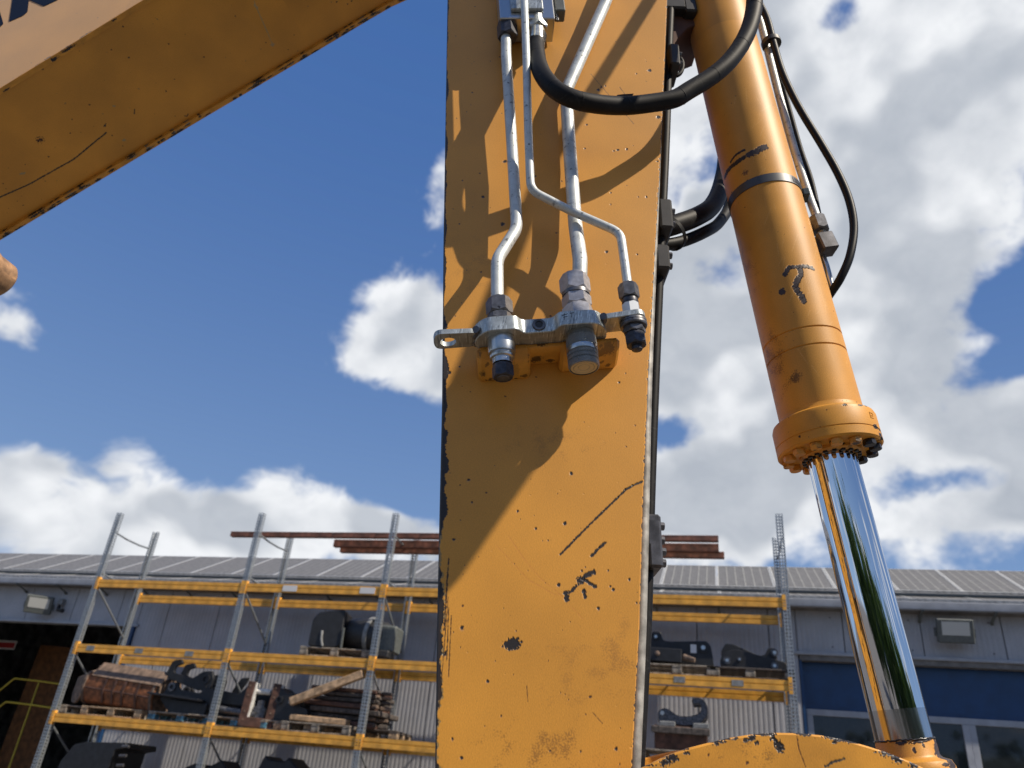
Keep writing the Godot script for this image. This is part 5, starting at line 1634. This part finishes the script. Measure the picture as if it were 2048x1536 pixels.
	for q in [[-0.0925, 0.0085, 0.070, 0.022], [0.107, 0.0145, 0.076, 0.020]]:      # weld beads where the lugs join
		g = Geo.new()
		var bead := []
		for i in 9:
			bead.append(brk(q[0] + 0.0012 * sin(i * 2.1), q[1] + 0.0018 * cos(i * 1.7), q[2] - q[3] + q[3] * 2.0 * i / 8.0))
		g.tube(bead, 0.0062, 8)
		part("weld_bead", g, M.steel_dark, br)
	g = Geo.new()
	var sx := Transform3D(Basis(brk(1, 0, 0) - brk(0, 0, 0), Vector3(0, 0, 1), -(brk(0, 1, 0) - brk(0, 0, 0))), brk(0.0055, 0.0135, 0.0865))
	g.lathe([Vector2(0.0, -0.012), Vector2(0.0062, -0.012), Vector2(0.0062, 0.0016), Vector2(0.0072, 0.0016)].slice(1), sx, 24)
	g.lathe([Vector2(0.0105, -0.001), Vector2(0.0105, 0.0008), Vector2(0.0098, 0.0018), Vector2(0.0070, 0.0018), Vector2(0.0066, 0.0008), Vector2(0.0064, -0.001)], sx, 24)
	part("socket_screw", g, M.steel_dark, br)
	g = Geo.new()
	g.lathe([Vector2(0, -0.001), Vector2(0.0064, -0.001), Vector2(0.0064, 0.0004), Vector2(0, 0.0006)], sx, 6, 5)
	part("socket", g, M.grease, br)
	for s in [[Vector2(0.040, 0.017), Vector2(0.050, 0.0195)], [Vector2(0.042, 0.0135), Vector2(0.049, 0.015)], [Vector2(0.0445, 0.0205), Vector2(0.0425, 0.0085)], [Vector2(0.053, 0.020), Vector2(0.060, 0.021)], [Vector2(0.0565, 0.0205), Vector2(0.0545, 0.0125)]]:      # punched marks
		g = Geo.new()
		var a := brk(s[0].x, s[0].y, 0.1032); var b := brk(s[1].x, s[1].y, 0.1032)
		g.box((a + b) / 2, Vector3(a.distance_to(b), 0.0009, 0.0006), Basis(Vector3.BACK, (b - a).angle_to(Vector3.RIGHT) * signf((b - a).y)))
		part("mark", g, M.steel_dark, br)
	# ---- left coupling: smooth body, dark hexagon plug
	g = Geo.new()
	g.lathe([Vector2(0, -0.0445), Vector2(0.0155, -0.0445), Vector2(0.0155, -0.036), Vector2(0.0185, -0.0345), Vector2(0.0192, -0.031), Vector2(0.0175, -0.029), Vector2(0.0175, -0.027), Vector2(0.0205, -0.026), Vector2(0.0215, -0.020), Vector2(0.0215, 0.0), Vector2(0, 0.0)], xf_y(c1, ax), 40)
	var cp := part("quick_coupling", g, M.bright, t, "smooth coupling half with a dark hexagonal plug")
	g = Geo.new()
	g.hex(xf_y(c1, ax), 0.0168, -0.068, -0.046, 0.0025, 0.25)
	part("plug", g, M.plug, cp)
	g = Geo.new()
	g.lathe([Vector2(0, -0.0692), Vector2(0.0085, -0.0692), Vector2(0.0098, -0.0680), Vector2(0.0, -0.0675)], xf_y(c1, ax), 24)
	part("plug_face", g, M.steel_dark, cp)
	# ---- right coupling: knurled sleeve with a dust cap
	g = Geo.new()
	g.lathe([Vector2(0.0215, -0.0615), Vector2(0.0235, -0.0605), Vector2(0.0240, -0.058), Vector2(0.0240, -0.0525), Vector2(0.0228, -0.0515), Vector2(0.0228, -0.0500), Vector2(0.0240, -0.0490), Vector2(0.0240, -0.0450), Vector2(0.0230, -0.0440), Vector2(0.0230, -0.0425), Vector2(0.0240, -0.0415), Vector2(0.0240, -0.0365), Vector2(0.0236, -0.0360), Vector2(0.0236, -0.0265), Vector2(0.0240, -0.0260), Vector2(0.0240, -0.0095), Vector2(0.0225, -0.0085), Vector2(0.0222, 0.0)], xf_y(c2, ax), 56, 30)
	cp = part("quick_coupling", g, M.knurl, t, "knurled coupling sleeve with a yellowish dust cap")
	g = Geo.new()
	g.lathe([Vector2(0.0242, -0.0355), Vector2(0.0244, -0.035), Vector2(0.0244, -0.0275), Vector2(0.0242, -0.027)], xf_y(c2, ax), 56, 60)
	part("smooth_band", g, M.bright, cp)
	g = Geo.new()
	g.lathe([Vector2(0, -0.0600), Vector2(0.0085, -0.0600), Vector2(0.0090, -0.0592), Vector2(0.0096, -0.0600), Vector2(0.0155, -0.0605), Vector2(0.0160, -0.0595), Vector2(0.0168, -0.0605), Vector2(0.0205, -0.0605), Vector2(0.0212, -0.0590), Vector2(0, -0.058)], xf_y(c2, ax), 48, 20)
	part("dust_cap", g, M.dust_cap, cp)
	# ---- small coupling with a blind cap under the right lug
	g = Geo.new()
	g.lathe([Vector2(0, 0.0035), Vector2(0.0205, 0.0035), Vector2(0.0215, 0.006), Vector2(0.0215, 0.0095), Vector2(0.019, 0.010), Vector2(0.0215, 0.0105), Vector2(0.0215, 0.0140), Vector2(0, 0.0140)], xf_y(c3, ax), 36, 20)
	cp = part("blind_coupling", g, M.nut, t, "small coupling closed by a dark hexagonal cap")
	nut.call(c3, 0.0182, -0.0075, 0.0035, M.nut, cp, 0.55)
	nut.call(c3, 0.0172, -0.0295, -0.0085, M.plug, cp, 0.75, 0.0035)
	col.call(c3, [Vector2(0, -0.0375), Vector2(0.0070, -0.0375), Vector2(0.0082, -0.0365), Vector2(0.0082, -0.028), Vector2(0, -0.028)], M.plug, cp, "tip")
	# ---- painted cast foot that carries the bracket
	g = Geo.new()
	var seg := func(pl2: Array, u0: float, u1: float) -> void:      # section in (h, v) swept along the bracket
		var xx := Transform3D(Basis(Vector3(0, 0, 1), brk(0, 1, 0) - brk(0, 0, 0), brk(1, 0, 0) - brk(0, 0, 0)), brk(0, 0, 0))
		g.prism(round_poly(v2(pl2), 0.010, 4), xx, u0, u1, 0.005)
	seg.call([[-0.002, 0.016], [0.054, 0.0], [0.054, -0.008], [0.040, -0.020], [0.012, -0.032], [-0.002, -0.034]], -0.092, -0.008)
	seg.call([[-0.002, 0.016], [0.052, 0.0], [0.052, -0.006], [0.040, -0.010], [-0.002, -0.011]], -0.028, 0.050)
	seg.call([[-0.002, 0.016], [0.054, 0.0], [0.056, -0.006], [0.044, -0.017], [0.016, -0.026], [-0.002, -0.028]], 0.040, 0.136)
	part("mount_foot", g, M.greasy, t)
	# ---- valve block at the top
	var vb := Basis(Vector3.BACK, deg_to_rad(8.0))
	var vo := Vector3(-0.062, 3.158, ZF + 0.034)
	g = Geo.new()
	g.box(vo, Vector3(0.112, 0.32, 0.058), vb, 0.002)
	var blk := part("valve_block", g, M.bright, t)
	g = Geo.new()
	g.box(vo + vb * Vector3(0.0, 0.016, 0.033), Vector3(0.066, 0.316, 0.009), vb, 0.002)
	part("flange", g, M.milled, blk)
	g = Geo.new()
	g.box(vo + vb * Vector3(0.061, -0.082, 0.0), Vector3(0.006, 0.075, 0.014), vb, 0.001)
	g.box(vo + vb * Vector3(0.073, -0.065, 0.0), Vector3(0.020, 0.10, 0.030), vb, 0.002)
	part("bracket", g, M.lamp_body, blk)
	g = Geo.new()
	g.tube([vo + vb * Vector3(0.066, -0.135, 0.004), vo + vb * Vector3(0.066, -0.04, 0.004)], 0.003, 8)
	part("rod", g, M.steel_dark, blk)
	g = Geo.new()
	g.hex(xf_y(Vector3(-0.0790, 2.985, -1.0695), ax), 0.0212, -0.022, 0.020, 0.004, 0.3)
	part("nut", g, M.plug, blk)
	g = Geo.new()
	g.hex(xf_y(Vector3(-0.0185, 3.003, -1.064), ax), 0.0215, -0.016, 0.018, 0.005, 0.05)
	part("nut", g, M.bright, blk)
	g = Geo.new()
	g.lathe([Vector2(0.0150, -0.002), Vector2(0.0158, 0.0), Vector2(0.0158, 0.010), Vector2(0.0150, 0.012), Vector2(0.0158, 0.014), Vector2(0.0158, 0.052), Vector2(0, 0.053)], xf_y(Vector3(-0.0155, 2.938, -1.062), Vector3(-0.06, 1, -0.03)), 32, 60)
	part("crimp_sleeve", g, M.crimp, blk)
	# ---- along the right edge: pipe, hose and clamp blocks
	g = Geo.new()
	g.tube(smooth(v3([[0.277, 3.5, -1.150], [0.2615, 3.261, -1.150], [0.2475, 2.859, -1.150], [0.2375, 2.556, -1.150], [0.2275, 2.262, -1.150], [0.2225, 2.036, -1.148], [0.2200, 1.916, -1.146], [0.2165, 1.807, -1.143], [0.2095, 1.654, -1.138], [0.20, 1.45, -1.13]]), 4), 0.0085, 12)
	part("edge_pipe", g, M.old_pipe, t)
	g = Geo.new()
	g.tube(smooth(v3([[0.301, 3.5, -1.185], [0.285, 3.261, -1.185], [0.271, 2.859, -1.185], [0.258, 2.556, -1.185], [0.246, 2.262, -1.185], [0.237, 2.036, -1.18], [0.231, 1.85, -1.175], [0.219, 1.654, -1.165], [0.21, 1.45, -1.16]]), 4), 0.0095, 12)
	part("edge_hose", g, M.rubber, t)
	for q in [[0.2625, 2.617, 0.026, 0.072], [0.2560, 2.513, 0.026, 0.056], [0.2385, 1.985, 0.024, 0.052], [0.2415, 1.947, 0.022, 0.040], [0.2855, 3.07, 0.022, 0.066]]:
		g = Geo.new()
		g.box(Vector3(q[0], q[1], -1.185), Vector3(q[2], q[3], 0.07), Basis(Vector3.BACK, 0.05), 0.004)
		var c := part("pipe_clamp", g, M.steel_dark if q[1] < 2.1 else M.black, t)
		for s in [-0.012, 0.012]:
			g = Geo.new()
			g.hex(xf_y(Vector3(q[0] + q[2] * 0.5, q[1] + s * q[3] / 0.055, -1.165), Vector3.RIGHT), 0.0065, 0.0, 0.007, 0.001)
			part("bolt", g, M.nut, c)
	g = Geo.new()
	g.tube(smooth(v3([[0.285, 3.12, -1.19], [0.300, 3.112, -1.19], [0.311, 3.095, -1.19], [0.311, 3.070, -1.19], [0.301, 3.049, -1.19], [0.278, 3.041, -1.19], [0.262, 3.045, -1.19]])), 0.0048, 10)
	part("grease_line", g, M.rubber, t)
	# lug that holds the cylinder's head, seen in the gap at the top
	g = Geo.new()
	g.prism(v2([[0.262, 3.02], [0.275, 3.10], [0.300, 3.175], [0.33, 3.225], [0.372, 3.255], [0.372, 3.6], [0.262, 3.6]]), Transform3D.IDENTITY, -1.33, -1.20, 0.002)
	part("cylinder_lug", g, M.rust_brown, t)
	for q in [[0.292, 3.31, 0.05, 0.10], [0.330, 3.29, 0.03, 0.07]]:
		g = Geo.new()
		g.box(Vector3(q[0], q[1], -1.19), Vector3(q[2], q[3], 0.03), Basis(Vector3.BACK, 0.1), 0.004)
		part("hose_guard", g, M.black, t)

# ---------------------------------------------------------------- bucket cylinder
func make_cylinder() -> void:
	var D := Vector3(-0.15, 1.0, 0.03).normalized()
	var P0 := Vector3(0.6624, 1.6, -1.2698)
	var ax := D.cross(Vector3(0, 0, 1)).normalized()
	var xf := Transform3D(Basis(ax, D, ax.cross(D)), P0)
	var t := thing("bucket_cylinder", "yellow hydraulic cylinder with bolted head and chromed piston rod", "hydraulic cylinder", P0)
	var g := Geo.new()
	var prof := [Vector2(0.0725, 0.655)]
	for s in [0.781, 0.817]:
		prof += [Vector2(0.0725, s - 0.0022), Vector2(0.0707, s - 0.0006), Vector2(0.0707, s + 0.0006), Vector2(0.0725, s + 0.0022)]
	prof += [Vector2(0.0725, 1.2), Vector2(0.0725, 1.9), Vector2(0.0725, 2.35), Vector2(0, 2.36)]
	g.lathe(prof, xf, 96, 30)
	part("barrel", g, M.barrel, t)
	g = Geo.new()
	g.lathe([Vector2(0.044, 0.597), Vector2(0.086, 0.597), Vector2(0.0893, 0.6005), Vector2(0.0893, 0.6145), Vector2(0.0882, 0.6155), Vector2(0.0882, 0.6165), Vector2(0.0893, 0.6175), Vector2(0.0893, 0.648), Vector2(0.087, 0.6545), Vector2(0.081, 0.6585), Vector2(0.0755, 0.6605), Vector2(0.0730, 0.666), Vector2(0.0722, 0.672)], xf, 96, 32)
	var head := part("cylinder_head", g, M.head, t)
	for i in 14:
		var a := TAU * (i + 0.35) / 14.0
		var o := xf * Vector3(sin(a) * 0.0735, 0.597, cos(a) * 0.0735)
		g = Geo.new()
		g.hex(xf_y(o, -D), 0.0108, 0.0, 0.0105, 0.002, 0.4 + i * 0.7)
		part("bolt", g, M.greasy if i in [0, 7, 8, 9, 10, 11, 12, 13] else M.grease, head)
	g = Geo.new()
	g.lathe([Vector2(0.0425, 0.588), Vector2(0.0495, 0.588), Vector2(0.0525, 0.5915), Vector2(0.0525, 0.598)], xf, 64, 20)
	part("wiper_ring", g, M.greasy, head)
	for i in 20:
		var a := TAU * i / 20.0
		g = Geo.new()
		g.box(xf * Vector3(sin(a) * 0.0470, 0.5868, cos(a) * 0.0470), Vector3(0.0075, 0.0045, 0.0066), xf.basis * Basis(Vector3.UP, a), 0.001)
		part("wiper_notch", g, M.grease, head)
	# cast mark on the head
	g = Geo.new()
	for q in [[0.0, 0.0, 0.0100, 0.0012], [0.0, 0.0095, 0.0100, 0.0012], [-0.0046, 0.0048, 0.0012, 0.0107], [0.0046, 0.0068, 0.0012, 0.0055], [0.0005, 0.0040, 0.0062, 0.0011]]:
		var a: float = 0.62 + q[0] / 0.0893
		g.box(xf * Vector3(sin(a) * 0.0894, 0.632 + q[1], cos(a) * 0.0894), Vector3(q[2], q[3], 0.0012), xf.basis * Basis(Vector3.UP, a))
	part("cast_mark", g, M.paint, head)
	g = Geo.new()
	g.lathe([Vector2(0.0415, 0.176), Vector2(0.0415, 0.70)], xf, 128)
	var rod := part("piston_rod", g, M.chrome, t, "mirror bright chromed piston rod")
	g = Geo.new()
	g.lathe([Vector2(0, 0.132), Vector2(0.0415, 0.132), Vector2(0.0415, 0.176)], xf, 128, 10)
	part("rod_foot", g, M.chrome_dull, rod)
	g = Geo.new()
	var rng := RandomNumberGenerator.new()
	rng.seed = 3
	var bead := []
	for i in 73:
		var a := TAU * i / 72.0
		bead.append(xf * Vector3(sin(a) * 0.0420, 0.1335 + rng.randf_range(-0.0008, 0.0010), cos(a) * 0.0420))
	g.tube(bead, 0.0013, 6, false)
	part("weld_seam", g, M.grease, rod)
	g = Geo.new()
	g.lathe([Vector2(0, 0.02), Vector2(0.060, 0.02), Vector2(0.060, 0.095), Vector2(0.0565, 0.1035), Vector2(0.0460, 0.1075), Vector2(0.0428, 0.112), Vector2(0.0425, 0.130), Vector2(0.041, 0.1335)], xf, 72, 40)
	part("rod_eye", g, M.eye, t)
	# straps
	for q in [[1.163, 0.0098], [1.776, 0.012]]:
		g = Geo.new()
		g.lathe([Vector2(0.0727, q[0] - q[1]), Vector2(0.0742, q[0] - q[1]), Vector2(0.0742, q[0] + q[1]), Vector2(0.0727, q[0] + q[1])], xf, 96, 20)
		var s := part("hose_strap", g, M.band, t)
		if q[0] < 1.5:
			g = Geo.new()
			for i in 22:      # the slots of the worm drive
				var a := 0.50 + 0.030 * i
				g.box(xf * Vector3(sin(a) * 0.0745, q[0], cos(a) * 0.0745), Vector3(0.0011, 0.012, 0.0012), xf.basis * Basis(Vector3.UP, a))
			part("worm_thread", g, M.steel_dark, s)
			g = Geo.new()
			g.box(xf * Vector3(sin(1.40) * 0.0815, q[0], cos(1.40) * 0.0815), Vector3(0.030, 0.018, 0.014), xf.basis * Basis(Vector3.UP, 1.40), 0.002)
			part("screw_housing", g, M.teal, s)
	# oil pipe with its fittings along the right flank
	g = Geo.new()
	g.tube(smooth(v3([[0.500, 3.50, -1.235], [0.512, 3.370, -1.235], [0.524, 3.261, -1.235], [0.545, 3.060, -1.235], [0.562, 2.922, -1.235], [0.578, 2.815, -1.235], [0.586, 2.765, -1.235], [0.596, 2.714, -1.235], [0.603, 2.668, -1.235]]), 4), 0.0088, 16)
	var op := part("oil_pipe", g, M.zinc, t)
	var pd := Vector3(-0.19, 1, 0)
	g = Geo.new()
	g.hex(xf_y(Vector3(0.5955, 2.695, -1.232), pd), 0.0195, -0.017, 0.017, 0.004, 0.5)
	part("nut", g, M.nut, op)
	g = Geo.new()
	g.box(Vector3(0.604, 2.645, -1.232), Vector3(0.034, 0.042, 0.036), Basis(Vector3.BACK, 0.28), 0.003)
	part("elbow", g, M.steel_dark, op)
	g = Geo.new()
	g.tube(v3([[0.600, 2.635, -1.245], [0.607, 2.60, -1.245], [0.611, 2.565, -1.245], [0.613, 2.545, -1.245]]), 0.0065, 12)
	part("oil_stub", g, M.bright, op)
	g = Geo.new()
	g.lathe([Vector2(0.0090, -0.006), Vector2(0.0225, -0.006), Vector2(0.0225, 0.006), Vector2(0.009, 0.006)], xf_y(Vector3(0.533, 3.228, -1.222), pd), 20, 20)
	part("line_clip", g, M.black, op)

# ---------------------------------------------------------------- link plates round the rod eye
func make_link() -> void:
	var t := thing("bucket_link", "yellow curved link plate with chipped rim at the foot of the piston rod", "link plate", Vector3(0.42, 1.5, -1.25))
	var arc := v2([[0.10, 1.588], [0.145, 1.616], [0.179, 1.637], [0.207, 1.650], [0.242, 1.6685], [0.268, 1.679], [0.293, 1.687], [0.318, 1.6945], [0.344, 1.7005], [0.364, 1.704], [0.383, 1.7062], [0.410, 1.708], [0.435, 1.708], [0.455, 1.7065], [0.473, 1.7045], [0.495, 1.7005], [0.516, 1.696], [0.542, 1.689], [0.565, 1.681], [0.595, 1.667], [0.64, 1.64], [0.70, 1.58], [0.72, 1.40], [0.12, 1.40]])
	for w in 2:
		var g := Geo.new()
		var z0 := -1.098 if w == 0 else -1.43
		g.prism(arc, Transform3D.IDENTITY, z0, z0 + 0.028, 0.0025, 30)
		g.planar(0.12, 1.72, 0.56, 0.16)
		part("link_plate", g, M.link if w == 0 else M.paint, t)
	var g := Geo.new()
	g.tube(v3([[0.685, 1.53, -1.06], [0.685, 1.53, -1.44]]), 0.03, 24)
	part("pin", g, M.steel_dark, t)
	g = Geo.new()
	g.lathe([Vector2(0, -0.02), Vector2(0.055, -0.02), Vector2(0.055, 0.004), Vector2(0.047, 0.010), Vector2(0, 0.010)], Transform3D(Basis(Vector3.RIGHT, PI / 2), Vector3(0.30, 1.598, -1.072)), 36)
	part("boss", g, M.paint, t)

# ---------------------------------------------------------------- hoses
func make_hoses() -> void:
	var t := thing("hydraulic_hose", "thick black hose looping from the valve block across to the cylinder", "hydraulic hose", Vector3(0.14, 2.6, -1.0))
	var p := smooth(v3([[-0.0145, 2.975, -1.066], [-0.017, 2.941, -1.062], [-0.015, 2.904, -1.050], [-0.008, 2.845, -1.030], [0.006, 2.787, -1.010], [0.030, 2.742, -0.997], [0.066, 2.722, -0.996], [0.113, 2.730, -1.008], [0.160, 2.747, -1.020], [0.206, 2.767, -1.027], [0.252, 2.788, -1.030], [0.281, 2.815, -1.030], [0.329, 2.863, -1.030], [0.367, 2.916, -1.030], [0.400, 2.988, -1.030], [0.419, 3.063, -1.030], [0.426, 3.135, -1.032], [0.428, 3.252, -1.045], [0.41, 3.40, -1.07]]), 5)
	var g := Geo.new()
	g.tube(p, 0.0170, 24)
	var h := part("hose", g, M.rubber, t)
	# a strip of wrap standing off, and the seams of the wrap
	g = Geo.new()
	g.prism(v2([[-0.016, -0.004], [0.014, 0.0], [0.022, 0.010], [0.004, 0.008], [-0.008, 0.006]]), Transform3D(Basis(Vector3.BACK, 0.1), Vector3(0.152, 2.762, -1.016)), -0.001, 0.0015)
	part("loose_wrap", g, M.rubber, h)
	for k in [12, 24, 31, 40, 52, 60, 68, 76]:
		g = Geo.new()
		var d: Vector3 = (p[k + 1] - p[k - 1]).normalized()
		g.lathe([Vector2(0.0169, -0.0011), Vector2(0.0174, -0.0004), Vector2(0.0174, 0.0004), Vector2(0.0169, 0.0011)], xf_y(p[k], d + Vector3(0.1, 0.12, 0.05)), 24, 60)
		part("wrap_seam", g, M.rubber, h)
	t = thing("hydraulic_hose", "wet black hose leaving the upper clamp behind the cylinder", "hydraulic hose", Vector3(0.3, 2.6, -1.2))
	g = Geo.new()
	g.tube(smooth(v3([[0.225, 2.615, -1.215], [0.262, 2.632, -1.22], [0.305, 2.664, -1.235], [0.355, 2.716, -1.265], [0.405, 2.800, -1.32], [0.445, 2.915, -1.37], [0.470, 3.05, -1.40], [0.48, 3.3, -1.40]])), 0.0205, 20)
	part("hose", g, M.rubber, t)
	t = thing("hydraulic_hose", "thinner black hose tucked under the wet one below the upper clamp", "hydraulic hose", Vector3(0.3, 2.6, -1.22))
	g = Geo.new()
	g.tube(smooth(v3([[0.230, 2.590, -1.225], [0.268, 2.604, -1.235], [0.318, 2.636, -1.255], [0.375, 2.692, -1.285], [0.428, 2.780, -1.35], [0.472, 2.89, -1.40], [0.50, 3.06, -1.42]])), 0.0125, 16)
	var o := part("hose", g, M.rubber, t)
	g = Geo.new()
	g.lathe([Vector2(0.036, -0.004), Vector2(0.0375, -0.004), Vector2(0.0375, 0.004), Vector2(0.036, 0.004)], xf_y(Vector3(0.290, 2.637, -1.235), Vector3(0.66, 0.72, -0.1)), 20, 20)
	part("tie_band", g, M.rubber, o)
	t = thing("hydraulic_hose", "long thin black hose bowing out at the cylinder's sunny flank", "hydraulic hose", Vector3(0.6, 2.6, -1.2))
	g = Geo.new()
	g.tube(smooth(v3([[0.49, 3.46, -1.21], [0.508, 3.362, -1.21], [0.5245, 3.294, -1.21], [0.535, 3.198, -1.21], [0.548, 3.107, -1.21], [0.575, 3.007, -1.21], [0.612, 2.906, -1.21], [0.640, 2.823, -1.21], [0.656, 2.749, -1.21], [0.657, 2.677, -1.21], [0.641, 2.606, -1.21], [0.623, 2.560, -1.22], [0.611, 2.538, -1.236], [0.595, 2.515, -1.262], [0.575, 2.50, -1.30]])), 0.0082, 14)
	part("hose", g, M.rubber_wet, t)
	t = thing("hydraulic_hose", "straight thin black line between oil pipe and bowed hose", "hydraulic hose", Vector3(0.57, 2.8, -1.26))
	g = Geo.new()
	g.tube(smooth(v3([[0.525, 3.40, -1.255], [0.5505, 3.237, -1.255], [0.567, 3.10, -1.255], [0.587, 2.935, -1.255], [0.601, 2.83, -1.25], [0.606, 2.72, -1.245]])), 0.0058, 12)
	part("hose", g, M.rubber, t)
	# unseen added plate, shaped so its shadow lies across the stick's lower left
	t = thing("work_lamp", "unseen black plate on a thin arm, added above the picture for shading the stick's lower left", "shade plate", Vector3(0.75, 3.2, -0.64))
	var s := SUN.normalized()
	var lift := 0.47 / s.z
	var q := []
	for c in [[0.043, 2.050], [-0.070, 1.838], [-0.20, 1.92], [-0.105, 2.10], [-0.012, 2.035]]:
		q.append(Vector2(c[0], c[1]) + Vector2(s.x, s.y) * lift)
	g = Geo.new()
	g.prism(round_poly(PackedVector2Array(q), 0.014, 4), Transform3D(Basis.IDENTITY, Vector3(0, 0, ZF + 0.47)), -0.01, 0.01, 0.004)
	part("housing", g, M.black, t)
	g = Geo.new()
	g.tube([Vector3(0.62, 2.93, -0.64), Vector3(0.60, 3.4, -0.75), Vector3(0.50, 3.9, -1.1)], 0.012, 10)
	part("arm", g, M.black, t)
